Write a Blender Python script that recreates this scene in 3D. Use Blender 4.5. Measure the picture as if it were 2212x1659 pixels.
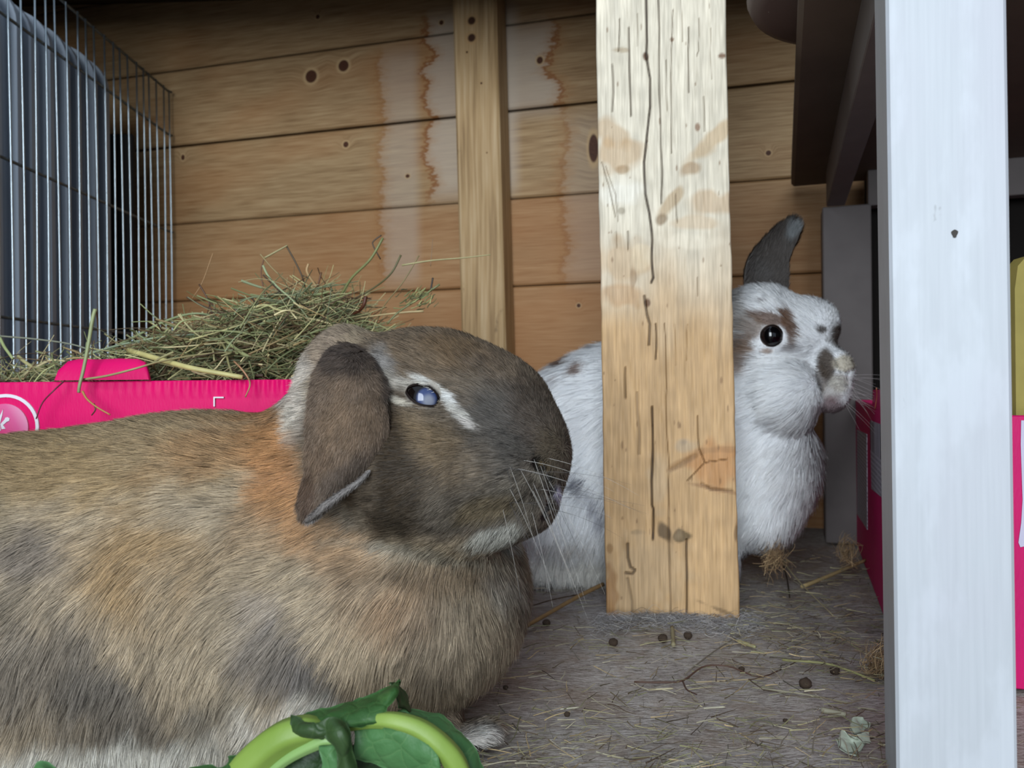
import bpy, math, random
import numpy as np
from mathutils import Vector, Matrix

for _o in list(bpy.data.objects):
    bpy.data.objects.remove(_o)
SC = bpy.context.scene
COL = SC.collection
RNG = np.random.default_rng(7)
random.seed(7)

# ------------------------------------------------------------------ camera, sky, light, exposure
FPX, W, H = 1750.0, 2212.0, 1659.0
CAMZ, ROLL = 0.170, 0.010
cam_d = bpy.data.cameras.new('camera')
cam_d.sensor_fit = 'HORIZONTAL'
cam_d.sensor_width = 36.0
cam_d.lens = 36.0 * FPX / W
cam_d.clip_start = 0.01
cam_d.dof.use_dof = True
cam_d.dof.focus_distance = 0.42
cam_d.dof.aperture_fstop = 16.0
cam = bpy.data.objects.new('camera', cam_d)
COL.objects.link(cam)
cam.matrix_world = Matrix.Translation((0, 0, CAMZ)) @ Matrix.Rotation(math.pi / 2, 4, 'X') @ Matrix.Rotation(-ROLL, 4, 'Z')
SC.camera = cam

SC.view_settings.view_transform = 'Standard'
SC.view_settings.look = 'None'
SC.view_settings.gamma = 1.0
SC.view_settings.use_curve_mapping = False
SC.view_settings.exposure = 0.0
SC.cycles.max_bounces = 10
SC.cycles.diffuse_bounces = 8

world = bpy.data.worlds.new('sky')
SC.world = world
world.use_nodes = True
_bg = world.node_tree.nodes['Background']
_bg.inputs[0].default_value = (0.62, 0.74, 0.90, 1)
_bg.inputs[1].default_value = 0.80


def area(name, loc, target, sx, sy, watts, col):
    d = bpy.data.lights.new(name, 'AREA')
    d.shape = 'RECTANGLE'
    d.size, d.size_y, d.energy, d.color = sx, sy, watts, col
    o = bpy.data.objects.new(name, d)
    COL.objects.link(o)
    o.location = loc
    o.rotation_euler = (Vector(target) - Vector(loc)).to_track_quat('-Z', 'Y').to_euler()
    return o


# daylight through the open shed door behind the camera
area('door_daylight', (-0.35, -1.25, 0.62), (0.10, 0.6, 0.20), 0.9, 1.25, 47.0, (0.86, 0.94, 1.0))

# ------------------------------------------------------------------ helpers
CR, SR = math.cos(ROLL), math.sin(ROLL)


def ray(px, py):
    """direction (depth 1 along +Y) through a pixel of the 2212x1659 frame"""
    a, b = (px - W / 2) / FPX, (H / 2 - py) / FPX
    return np.array([a * CR + b * SR, 1.0, -a * SR + b * CR])


def P(px, py, d):
    r = ray(px, py) * d
    return np.array([r[0], r[1], r[2] + CAMZ])


def to_px(p):
    p = np.asarray(p, float)
    x, y, z = p[..., 0], p[..., 1], p[..., 2] - CAMZ
    a, b = x / y, z / y
    return (a * CR - b * SR) * FPX + W / 2, H / 2 - (a * SR + b * CR) * FPX


def on_plane(px, py, p0, n):
    r = ray(px, py)
    c = np.array([0, 0, CAMZ])
    return c + r * (np.dot(np.asarray(p0) - c, n) / np.dot(r, n))


def on_floor(px, py, z=0.0):
    return on_plane(px, py, (0, 0, z), np.array([0, 0, 1.0]))


def lin0(r, g, b):
    f = lambda c: (c / 255.0 / 12.92) if c / 255.0 <= 0.04045 else ((c / 255.0 + 0.055) / 1.055) ** 2.4
    return (f(r), f(g), f(b), 1.0)


def lin(r, g, b):
    """material colour from a photo-like sRGB triple; the photo is exposed a little over, so albedos sit lower"""
    c = lin0(r, g, b)
    return (c[0] * .70, c[1] * .70, c[2] * .70, 1.0)


def lina(c):
    return np.array(lin0(*c)[:3])


def tag(o, label=None, cat=None, group=None, kind=None):
    if label: o['label'] = label
    if cat: o['category'] = cat
    if group: o['group'] = group
    if kind: o['kind'] = kind
    return o


def empty(name, loc=(0, 0, 0), rz=0.0, parent=None):
    o = bpy.data.objects.new(name, None)
    COL.objects.link(o)
    o.location = loc
    o.rotation_euler = (0, 0, rz)
    o.empty_display_size = 0.02
    if parent: o.parent = parent
    return o


def mesh(name, verts, faces, mat, parent=None, smooth=False, loc=None, rz=None):
    me = bpy.data.meshes.new(name)
    me.from_pydata([tuple(map(float, v)) for v in verts], [], [tuple(f) for f in faces])
    me.update()
    if mat: me.materials.append(mat)
    if smooth:
        me.polygons.foreach_set('use_smooth', [True] * len(me.polygons))
    o = bpy.data.objects.new(name, me)
    COL.objects.link(o)
    if parent: o.parent = parent
    if loc is not None: o.location = loc
    if rz is not None: o.rotation_euler = (0, 0, rz)
    return o


def local(o_parent, pts):
    """world points -> local frame of an empty placed with loc + rz"""
    rz = o_parent.rotation_euler[2]
    c, s = math.cos(-rz), math.sin(-rz)
    p = np.asarray(pts, float) - np.array(o_parent.location)
    return np.stack([p[..., 0] * c - p[..., 1] * s, p[..., 0] * s + p[..., 1] * c, p[..., 2]], -1)


def bevelbox(x0, x1, y0, y1, z0, z1, b=0.001):
    """box with bevelled long edges: 24 verts, chamfered on all edges"""
    vs, fs = [], []
    import bmesh
    bm = bmesh.new()
    bmesh.ops.create_cube(bm, size=1.0)
    for v in bm.verts:
        v.co = ((x0 + x1) / 2 + v.co.x * (x1 - x0), (y0 + y1) / 2 + v.co.y * (y1 - y0), (z0 + z1) / 2 + v.co.z * (z1 - z0))
    if b > 0:
        bmesh.ops.bevel(bm, geom=list(bm.edges), offset=b, segments=1, affect='EDGES')
    bm.verts.index_update()
    vs = [v.co[:] for v in bm.verts]
    fs = [[v.index for v in f.verts] for f in bm.faces]
    bm.free()
    return vs, fs


def tube(pts, rad, seg=8, cap=True):
    pts = np.asarray(pts, float)
    n = len(pts)
    rad = np.broadcast_to(np.asarray(rad, float), (n,))
    vs, fs = [], []
    t = np.gradient(pts, axis=0)
    t /= np.linalg.norm(t, axis=1)[:, None] + 1e-12
    up = np.array([0, 0, 1.0]) if abs(t[0][2]) < 0.8 else np.array([1.0, 0, 0])
    a = np.cross(t[0], up); a /= np.linalg.norm(a)
    for i in range(n):
        a = a - t[i] * np.dot(a, t[i]); a /= np.linalg.norm(a) + 1e-12
        b = np.cross(t[i], a)
        for k in range(seg):
            w = 2 * math.pi * k / seg
            vs.append(pts[i] + rad[i] * (a * math.cos(w) + b * math.sin(w)))
    for i in range(n - 1):
        for k in range(seg):
            k2 = (k + 1) % seg
            fs.append((i * seg + k, i * seg + k2, (i + 1) * seg + k2, (i + 1) * seg + k))
    if cap:
        fs.append(tuple(range(seg))[::-1])
        fs.append(tuple((n - 1) * seg + k for k in range(seg)))
    return vs, fs


def merge(parts):
    V, F = [], []
    for v, f in parts:
        o = len(V)
        V += list(v)
        F += [tuple(i + o for i in q) for q in f]
    return V, F


def spline(pts, n):
    """Catmull-Rom through pts, n samples"""
    p = np.asarray(pts, float)
    p = np.vstack([2 * p[0] - p[1], p, 2 * p[-1] - p[-2]])
    m = len(p) - 3
    out = []
    for t in np.linspace(0, m - 1e-6, n):
        i = int(t); f = t - i
        a, b, c, d = p[i], p[i + 1], p[i + 2], p[i + 3]
        out.append(0.5 * ((2 * b) + (-a + c) * f + (2 * a - 5 * b + 4 * c - d) * f * f + (-a + 3 * b - 3 * c + d) * f ** 3))
    return np.array(out)


# lattice value noise for numpy arrays of points
_LAT = RNG.random((32, 32, 32, 3))


def vnoise(p, scale, off=0.0):
    q = np.asarray(p, float) * scale + off + 100.0
    i = np.floor(q).astype(int)
    f = q - i
    f = f * f * (3 - 2 * f)
    i = i % 32
    j = (i + 1) % 32
    x0, y0, z0, x1, y1, z1 = i[..., 0], i[..., 1], i[..., 2], j[..., 0], j[..., 1], j[..., 2]
    fx, fy, fz = f[..., 0:1], f[..., 1:2], f[..., 2:3]
    L = _LAT
    a = (L[x0, y0, z0] * (1 - fx) + L[x1, y0, z0] * fx) * (1 - fy) + (L[x0, y1, z0] * (1 - fx) + L[x1, y1, z0] * fx) * fy
    b = (L[x0, y0, z1] * (1 - fx) + L[x1, y0, z1] * fx) * (1 - fy) + (L[x0, y1, z1] * (1 - fx) + L[x1, y1, z1] * fx) * fy
    return (a * (1 - fz) + b * fz) * 2 - 1


class NT:
    """small helper to write node maths"""

    def __init__(s, name):
        s.m = bpy.data.materials.new(name)
        s.m.use_nodes = True
        s.t = s.m.node_tree
        s.n = s.t.nodes
        s.b = s.n['Principled BSDF']
        s.tc = None

    def new(s, typ, **kw):
        n = s.n.new(typ)
        for k, v in kw.items(): setattr(n, k, v)
        return n

    def put(s, sock, v):
        if isinstance(v, bpy.types.NodeSocket): s.t.links.new(v, sock)
        elif v is not None:
            if isinstance(v, (tuple, list)) and len(v) == 4 and sock.type == 'VECTOR': v = v[:3]
            sock.default_value = v

    def coord(s, k='Object'):
        if s.tc is None: s.tc = s.new('ShaderNodeTexCoord')
        return s.tc.outputs[k]

    def sep(s, v):
        n = s.new('ShaderNodeSeparateXYZ'); s.put(n.inputs[0], v)
        return n.outputs[0], n.outputs[1], n.outputs[2]

    def comb(s, x=0.0, y=0.0, z=0.0):
        n = s.new('ShaderNodeCombineXYZ')
        for k, v in enumerate((x, y, z)): s.put(n.inputs[k], v)
        return n.outputs[0]

    def math(s, op, a, b=None, c=None, clamp=False):
        n = s.new('ShaderNodeMath', operation=op, use_clamp=clamp)
        s.put(n.inputs[0], a)
        if b is not None: s.put(n.inputs[1], b)
        if c is not None: s.put(n.inputs[2], c)
        return n.outputs[0]

    def mapv(s, v, loc=(0, 0, 0), rot=(0, 0, 0), scale=(1, 1, 1)):
        n = s.new('ShaderNodeMapping')
        s.put(n.inputs[0], v)
        n.inputs[1].default_value, n.inputs[2].default_value, n.inputs[3].default_value = loc, rot, scale
        return n.outputs[0]

    def noise(s, v, scale=5.0, detail=2.0, rough=0.5, dist=0.0, out=0):
        n = s.new('ShaderNodeTexNoise')
        s.put(n.inputs['Vector'], v)
        n.inputs['Scale'].default_value = scale
        n.inputs['Detail'].default_value = detail
        n.inputs['Roughness'].default_value = rough
        n.inputs['Distortion'].default_value = dist
        return n.outputs[out]

    def ramp(s, f, stops):
        n = s.new('ShaderNodeValToRGB')
        s.put(n.inputs[0], f)
        e = n.color_ramp.elements
        while len(e) < len(stops): e.new(0.5)
        for k, (p, c) in enumerate(stops):
            e[k].position = p
            e[k].color = c if len(c) == 4 else (*c, 1)
        return n.outputs[0]

    def sstep(s, v, a, b):
        n = s.new('ShaderNodeMapRange', interpolation_type='SMOOTHSTEP')
        s.put(n.inputs[0], v)
        n.inputs[1].default_value, n.inputs[2].default_value = a, b
        return n.outputs[0]

    def mix(s, f, a, b, typ='MIX'):
        n = s.new('ShaderNodeMix', data_type='RGBA', blend_type=typ)
        s.put(n.inputs[0], f); s.put(n.inputs[6], a); s.put(n.inputs[7], b)
        return n.outputs[2]

    def bump(s, h, strength=0.3, dist=0.001):
        n = s.new('ShaderNodeBump')
        s.put(n.inputs['Height'], h)
        n.inputs['Strength'].default_value = strength
        n.inputs['Distance'].default_value = dist
        s.t.links.new(n.outputs[0], s.b.inputs['Normal'])

    def out(s, col=None, rough=None, metal=None, spec=None):
        if col is not None: s.put(s.b.inputs['Base Color'], col)
        if rough is not None: s.put(s.b.inputs['Roughness'], rough)
        if metal is not None: s.put(s.b.inputs['Metallic'], metal)
        if spec is not None: s.put(s.b.inputs['Specular IOR Level'], spec)
        return s.m


def plain(name, rgb, rough=0.6, metal=0.0, var=0.12, scale=40.0, spec=0.3, bump=0.0):
    t = NT(name)
    f = t.noise(t.coord(), scale, 3.0)
    c = lin(*rgb)
    d = tuple(x * (1 - var) for x in c[:3]) + (1,)
    u = tuple(min(1, x * (1 + var)) for x in c[:3]) + (1,)
    if bump: t.bump(f, bump)
    return t.out(t.mix(f, d, u), rough, metal, spec)


# ------------------------------------------------------------------ the shed: back wall of planks
YAW = math.radians(16.0)
WO = np.array([0, 1.05, 0.0])
WD = np.array([math.cos(YAW), -math.sin(YAW), 0])
WN = np.array([-math.sin(YAW), -math.cos(YAW), 0])


def wall_uz(px, py, off=0.0):
    p = on_plane(px, py, WO + WN * off, WN)
    return float(np.dot(p - WO, WD)), float(p[2])


def knot_mask(t, u, z, knots, soft=0.35, grow=1.0):
    tot = None
    for (ku, kz, ru, rz) in knots:
        a = t.math('DIVIDE', t.math('SUBTRACT', u, ku), ru * grow)
        b = t.math('DIVIDE', t.math('SUBTRACT', z, kz), rz * grow)
        d = t.math('SQRT', t.math('ADD', t.math('MULTIPLY', a, a), t.math('MULTIPLY', b, b)))
        m = t.sstep(d, 1.0, 1.0 - soft)
        tot = m if tot is None else t.math('MAXIMUM', tot, m)
    return tot


def wall_knots():
    out = []
    for (px, py, r, q) in [(672, 165, 17, 17), (742, 142, 15, 15), (747, 312, 8, 8), (395, 340, 6, 8), (880, 380, 6, 5),
                           (952, 47, 6, 6), (685, 35, 6, 6), (1166, 130, 8, 9), (1282, 320, 12, 34), (1660, 330, 6, 6), (1250, 660, 5, 5)]:
        u, z = wall_uz(px, py)
        s = 1.02 / 1750
        out.append((u, z, r * s, q * s))
    return out


def mat_plank():
    t = NT('shed_plank_wood')
    co = t.coord()
    x, y, z = t.sep(co)
    inf = t.new('ShaderNodeObjectInfo')
    rnd = inf.outputs['Random']
    r10 = t.math('MULTIPLY', rnd, 37.0)
    kn = wall_knots()
    halo = knot_mask(t, x, z, kn, 1.0, 3.6)
    warp = t.noise(t.comb(t.math('ADD', x, r10), 0.0, t.math('MULTIPLY', z, 3.0)), 5.0, 2.0)
    zz = t.math('ADD', z, t.math('MULTIPLY', warp, 0.008))
    zz = t.math('ADD', zz, t.math('MULTIPLY', halo, 0.009))
    v = t.comb(t.math('ADD', t.math('MULTIPLY', x, 0.035), r10), 0.0, zz)
    g1 = t.noise(v, 620.0, 2.0, 0.5)
    g2 = t.noise(v, 120.0, 3.0, 0.55)
    base = t.ramp(t.math('ADD', t.math('MULTIPLY', g1, 0.62), t.math('MULTIPLY', g2, 0.38)),
                  [(0.32, lin(138, 106, 70)), (0.5, lin(176, 143, 102)), (0.66, lin(198, 167, 124))])
    # warm, orange-ish drying patches
    big = t.noise(t.comb(t.math('ADD', x, r10), 0.0, t.math('MULTIPLY', z, 2.2)), 4.2, 2.0)
    col = t.mix(t.math('MULTIPLY', t.sstep(big, 0.45, 0.68), 0.55), base, t.mix(0.6, base, lin(178, 112, 58)))
    col = t.mix(t.math('MULTIPLY', t.sstep(z, 0.46, 0.22), 0.42), col, lin(196, 132, 78))
    # whole-board tone
    col = t.mix(t.math('MULTIPLY', rnd, 0.30), col, t.mix(0.5, col, lin(190, 120, 70)))
    # water stains: a bleached field closed by a jagged tide line
    def tide(px0, py0, zlo, zhi, amp, side_px, pale, line, seedo):
        nonlocal col
        u0, _ = wall_uz(px0, py0)
        u1, _ = wall_uz(side_px, py0)
        big_ = t.noise(t.comb(0.0, seedo, z), 26.0, 1.0)
        fine = t.noise(t.comb(t.math('MULTIPLY', x, 0.3), seedo + 3.0, z), 210.0, 3.0, 0.75)
        e = t.math('ADD', t.math('MULTIPLY', t.math('SUBTRACT', big_, 0.5), amp), t.math('MULTIPLY', t.math('SUBTRACT', fine, 0.5), 0.042))
        d = t.math('SUBTRACT', t.math('SUBTRACT', x, u0), e)
        lm = t.math('MULTIPLY', t.sstep(t.math('ABSOLUTE', d), 0.006, 0.0008), line)
        halo_ = t.math('MULTIPLY', t.sstep(t.math('ABSOLUTE', d), 0.022, 0.0), 0.55)
        if u1 > u0:
            fm = t.math('MULTIPLY', t.sstep(d, 0.0, 0.006), t.sstep(x, u1 + 0.02, u1))
        else:
            fm = t.math('MULTIPLY', t.sstep(d, 0.0, -0.006), t.sstep(x, u1 - 0.02, u1))
        zm = t.math('MULTIPLY', t.sstep(z, zlo - 0.02, zlo + 0.02), t.sstep(z, zhi + 0.02, zhi - 0.02))
        col = t.mix(t.math('MULTIPLY', t.math('MULTIPLY', fm, pale), zm), col, t.mix(0.75, col, lin(206, 190, 172)))
        col = t.mix(t.math('MULTIPLY', halo_, zm), col, t.mix(0.7, col, lin(176, 124, 72)))
        col = t.mix(t.math('MULTIPLY', lm, zm), col, lin(142, 82, 36))
    tide(925, 240, 0.42, 0.66, 0.055, 1100, 0.85, 0.75, 1.7)
    tide(822, 400, 0.31, 0.62, 0.022, 888, 0.55, 0.22, 8.3)
    tide(1200, 140, 0.52, 0.63, 0.06, 1100, 0.9, 0.7, 5.1)
    tide(1215, 300, 0.30, 0.51, 0.03, 1290, 0.35, 0.30, 12.1)
    # knots: pale ring and dark heart
    ring = knot_mask(t, x, z, kn, 0.35, 1.55)
    col = t.mix(t.math('MULTIPLY', ring, 0.75), col, lin(214, 178, 130))
    heart = knot_mask(t, x, z, kn, 0.22, 1.0)
    kc = t.mix(t.noise(co, 500.0, 2.0), lin(52, 24, 12), lin(104, 62, 38))
    col = t.mix(heart, col, kc)
    t.bump(g1, 0.35, 0.0007)
    return t.out(col, 0.62, 0.0, 0.25)


MAT_PLANK = mat_plank()
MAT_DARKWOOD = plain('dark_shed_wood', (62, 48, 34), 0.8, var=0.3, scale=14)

wall = mesh('wall_back', *bevelbox(-1.0, 1.0, 0.016, 0.024, -0.02, 0.95, 0), MAT_DARKWOOD, loc=tuple(WO), rz=-YAW)
tag(wall, 'horizontal tongue-and-groove timber boards with knots and water stains, closing the back', kind='structure')
joints = [-0.045, 0.068, 0.182, 0.2965, 0.410, 0.5235, 0.6375, 0.752, 0.866, 0.95]
for k in range(len(joints) - 1):
    z0, z1 = joints[k], joints[k + 1]
    gap = [0.0006, 0.0006, 0.0007, 0.0008, 0.0009, 0.0026, 0.0008, 0.001, 0.001][k]
    tilt = [0, .0, .0006, -.0006, 0.0012, 0.0004, 0.0028, 0, 0][k]
    c = 0.0022
    prof = [(tilt, z0 + 0.0005), (tilt + c, z0 - 0.0004)]
    # profile (y, z) of one board, chamfered front edges, tongue gap behind
    zz = [z0 + gap + 0.0, z0 + gap + c, z1 - gap - c, z1 - gap]
    yy = [tilt + c, tilt, 0.0, c]
    vs, fs = [], []
    for x in (-0.98, 0.98):
        for a, b in list(zip(yy, zz)) + [(0.0155, zz[3]), (0.0155, zz[0])]:
            vs.append((x, a, b))
    n = 6
    for i in range(n):
        j = (i + 1) % n
        fs.append((i, j, n + j, n + i))
    fs += [tuple(range(n))[::-1], tuple(range(n, 2 * n))]
    o = mesh('plank', vs, fs, MAT_PLANK, wall)


def mat_vertical_wood(name, cols, knots=(), sx=300.0):
    t = NT(name)
    co = t.coord()
    x, y, z = t.sep(co)
    w = t.noise(t.comb(t.math('MULTIPLY', x, 3.0), t.math('MULTIPLY', y, 3.0), z), 4.0, 2.0)
    xx = t.math('ADD', x, t.math('MULTIPLY', w, 0.006))
    v = t.comb(xx, y, t.math('MULTIPLY', z, 0.03))
    g = t.noise(v, sx, 2.0)
    g2 = t.noise(t.comb(xx, y, t.math('MULTIPLY', z, 0.15)), 60.0, 3.0)
    f = t.math('ADD', t.math('MULTIPLY', g, 0.6), t.math('MULTIPLY', g2, 0.4))
    col = t.ramp(f, [(0.3, lin(*cols[0])), (0.5, lin(*cols[1])), (0.68, lin(*cols[2]))])
    spots = t.noise(t.comb(x, y, t.math('MULTIPLY', z, 0.3)), 55.0, 4.0, 0.7)
    col = t.mix(t.math('MULTIPLY', t.sstep(spots, 0.63, 0.74), 0.5), col, lin(96, 72, 50))
    if knots:
        col = t.mix(t.math('MULTIPLY', knot_mask(t, x, z, knots, 0.4, 1.7), 0.5), col, lin(202, 158, 106))
        col = t.mix(knot_mask(t, x, z, knots, 0.4, 1.0), col, lin(74, 44, 26))
    t.bump(g, 0.3, 0.0006)
    return t.out(col, 0.6, 0.0, 0.25)


# stud nailed to the back wall
pl = on_plane(988, 400, WO + WN * 0.045, WN)
pr = on_plane(1083, 400, WO + WN * 0.045, WN)
su0, su1 = float(np.dot(pl - WO, WD)), float(np.dot(pr - WO, WD))
kn = []
for (px, py, r) in [(1019, 45, 11), (1019, 82, 11), (1009, 113, 3), (1040, 180, 3), (1052, 330, 2)]:
    u, z = wall_uz(px, py, 0.045)
    kn.append((u, z, r * 0.00057, r * 0.00057))
MAT_STUD = mat_vertical_wood('stud_wood', [(150, 118, 80), (200, 165, 118), (222, 192, 150)], kn)
sv, sf = bevelbox(su0, su1, -0.0455, -0.0005, 0.0, 0.688, 0.003)
sv = [(x - (z - 0.40) * 0.018, y, z) for x, y, z in sv]
stud = mesh('timber_stud', sv, sf, MAT_STUD, loc=tuple(WO), rz=-YAW)
tag(stud, 'narrow vertical timber batten with two knots, fixed to the plank back wall', 'batten')

# side walls, ceiling, floor
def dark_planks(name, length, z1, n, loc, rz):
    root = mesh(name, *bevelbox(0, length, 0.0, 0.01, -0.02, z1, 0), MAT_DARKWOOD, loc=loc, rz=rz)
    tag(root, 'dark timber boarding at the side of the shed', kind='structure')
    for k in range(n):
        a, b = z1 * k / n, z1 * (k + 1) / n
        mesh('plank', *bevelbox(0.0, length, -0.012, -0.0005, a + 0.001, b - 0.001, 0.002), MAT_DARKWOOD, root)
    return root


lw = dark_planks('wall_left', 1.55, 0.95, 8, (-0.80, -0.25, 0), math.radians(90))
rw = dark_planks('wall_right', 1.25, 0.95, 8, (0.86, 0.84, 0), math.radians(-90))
cq = [(-.795, .985, .665), (.85, .50, .485), (.85, .81, .575), (-.795, 1.283, .775)]  # low tilted slab out of view, shaped to shade the wall top
ce = mesh('shading_ceiling', cq + [(a, b, c + .015) for a, b, c in cq], [(0, 1, 2, 3), (7, 6, 5, 4), (0, 4, 5, 1), (1, 5, 6, 2), (2, 6, 7, 3), (3, 7, 4, 0)], MAT_DARKWOOD)
tag(ce, 'low tilted dark boards overhead, shaped to shade the top of the back wall', kind='structure')


def mat_floor():
    t = NT('felted_floor')
    co = t.coord()
    x, y, z = t.sep(co)
    a = t.noise(co, 26.0, 4.0, 0.65)
    b = t.noise(t.mapv(co, scale=(1.0, 4.0, 1.0)), 160.0, 4.0, 0.7)
    c = t.noise(t.mapv(co, rot=(0, 0, 0.6), scale=(1.0, 3.0, 1.0)), 420.0, 3.0, 0.7)
    d = t.noise(co, 9.0, 2.0)
    col = t.ramp(b, [(0.28, lin(122, 112, 104)), (0.5, lin(194, 184, 176)), (0.72, lin(228, 221, 215))])
    col = t.mix(t.math('MULTIPLY', t.sstep(a, 0.46, 0.64), 0.55), col, t.mix(0.6, col, lin(150, 118, 82)))
    col = t.mix(t.math('MULTIPLY', t.sstep(d, 0.5, 0.7), 0.45), col, t.mix(0.6, col, lin(150, 140, 150)))
    col = t.mix(t.math('MULTIPLY', t.sstep(c, 0.56, 0.66), 0.6), col, lin(84, 72, 60))
    e = t.noise(t.mapv(co, rot=(0, 0, -.3), scale=(1.0, 2.5, 1.0)), 700.0, 2.0, 0.6)
    col = t.mix(t.math('MULTIPLY', t.sstep(e, 0.62, 0.70), 0.5), col, lin(226, 218, 200))
    # bare brown boards show through to the left of the post
    br = t.math('MULTIPLY', t.sstep(t.math('ADD', x, t.math('MULTIPLY', d, 0.08)), 0.10, 0.02), t.sstep(y, 0.40, 0.46))
    col = t.mix(t.math('MULTIPLY', br, 0.7), col, t.mix(0.72, col, lin(116, 80, 58)))
    t.bump(t.math('ADD', b, t.math('MULTIPLY', a, 1.5)), 0.9, 0.0022)
    return t.out(col, 0.92, 0.0, 0.1)


gx, gy = np.meshgrid(np.linspace(-1.0, 0.95, 261), np.linspace(-0.3, 1.4, 221), indexing='ij')
pp = np.stack([gx, gy, gx * 0], -1)
gz = vnoise(pp, 9.0)[..., 0] * 0.0022 + vnoise(pp, 38.0)[..., 1] * 0.0011 - 0.0030
idx = np.arange(261 * 221).reshape(261, 221)
ff = np.stack([idx[:-1, :-1], idx[1:, :-1], idx[1:, 1:], idx[:-1, 1:]], -1).reshape(-1, 4)
floor = mesh('floor', np.stack([gx, gy, gz], -1).reshape(-1, 3), ff.tolist(), mat_floor(), smooth=True)
tag(floor, 'dusty grey felted floor strewn with hay', kind='structure')

# ------------------------------------------------------------------ the big weathered post
def seg_dist(u, v, poly):
    d = np.full(u.shape, 1e9)
    for (a, b), (c, e) in zip(poly[:-1], poly[1:]):
        dx, dy = c - a, e - b
        t = np.clip(((u - a) * dx + (v - b) * dy) / (dx * dx + dy * dy + 1e-9), 0, 1)
        d = np.minimum(d, np.hypot(u - a - t * dx, v - b - t * dy))
    return d


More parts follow.
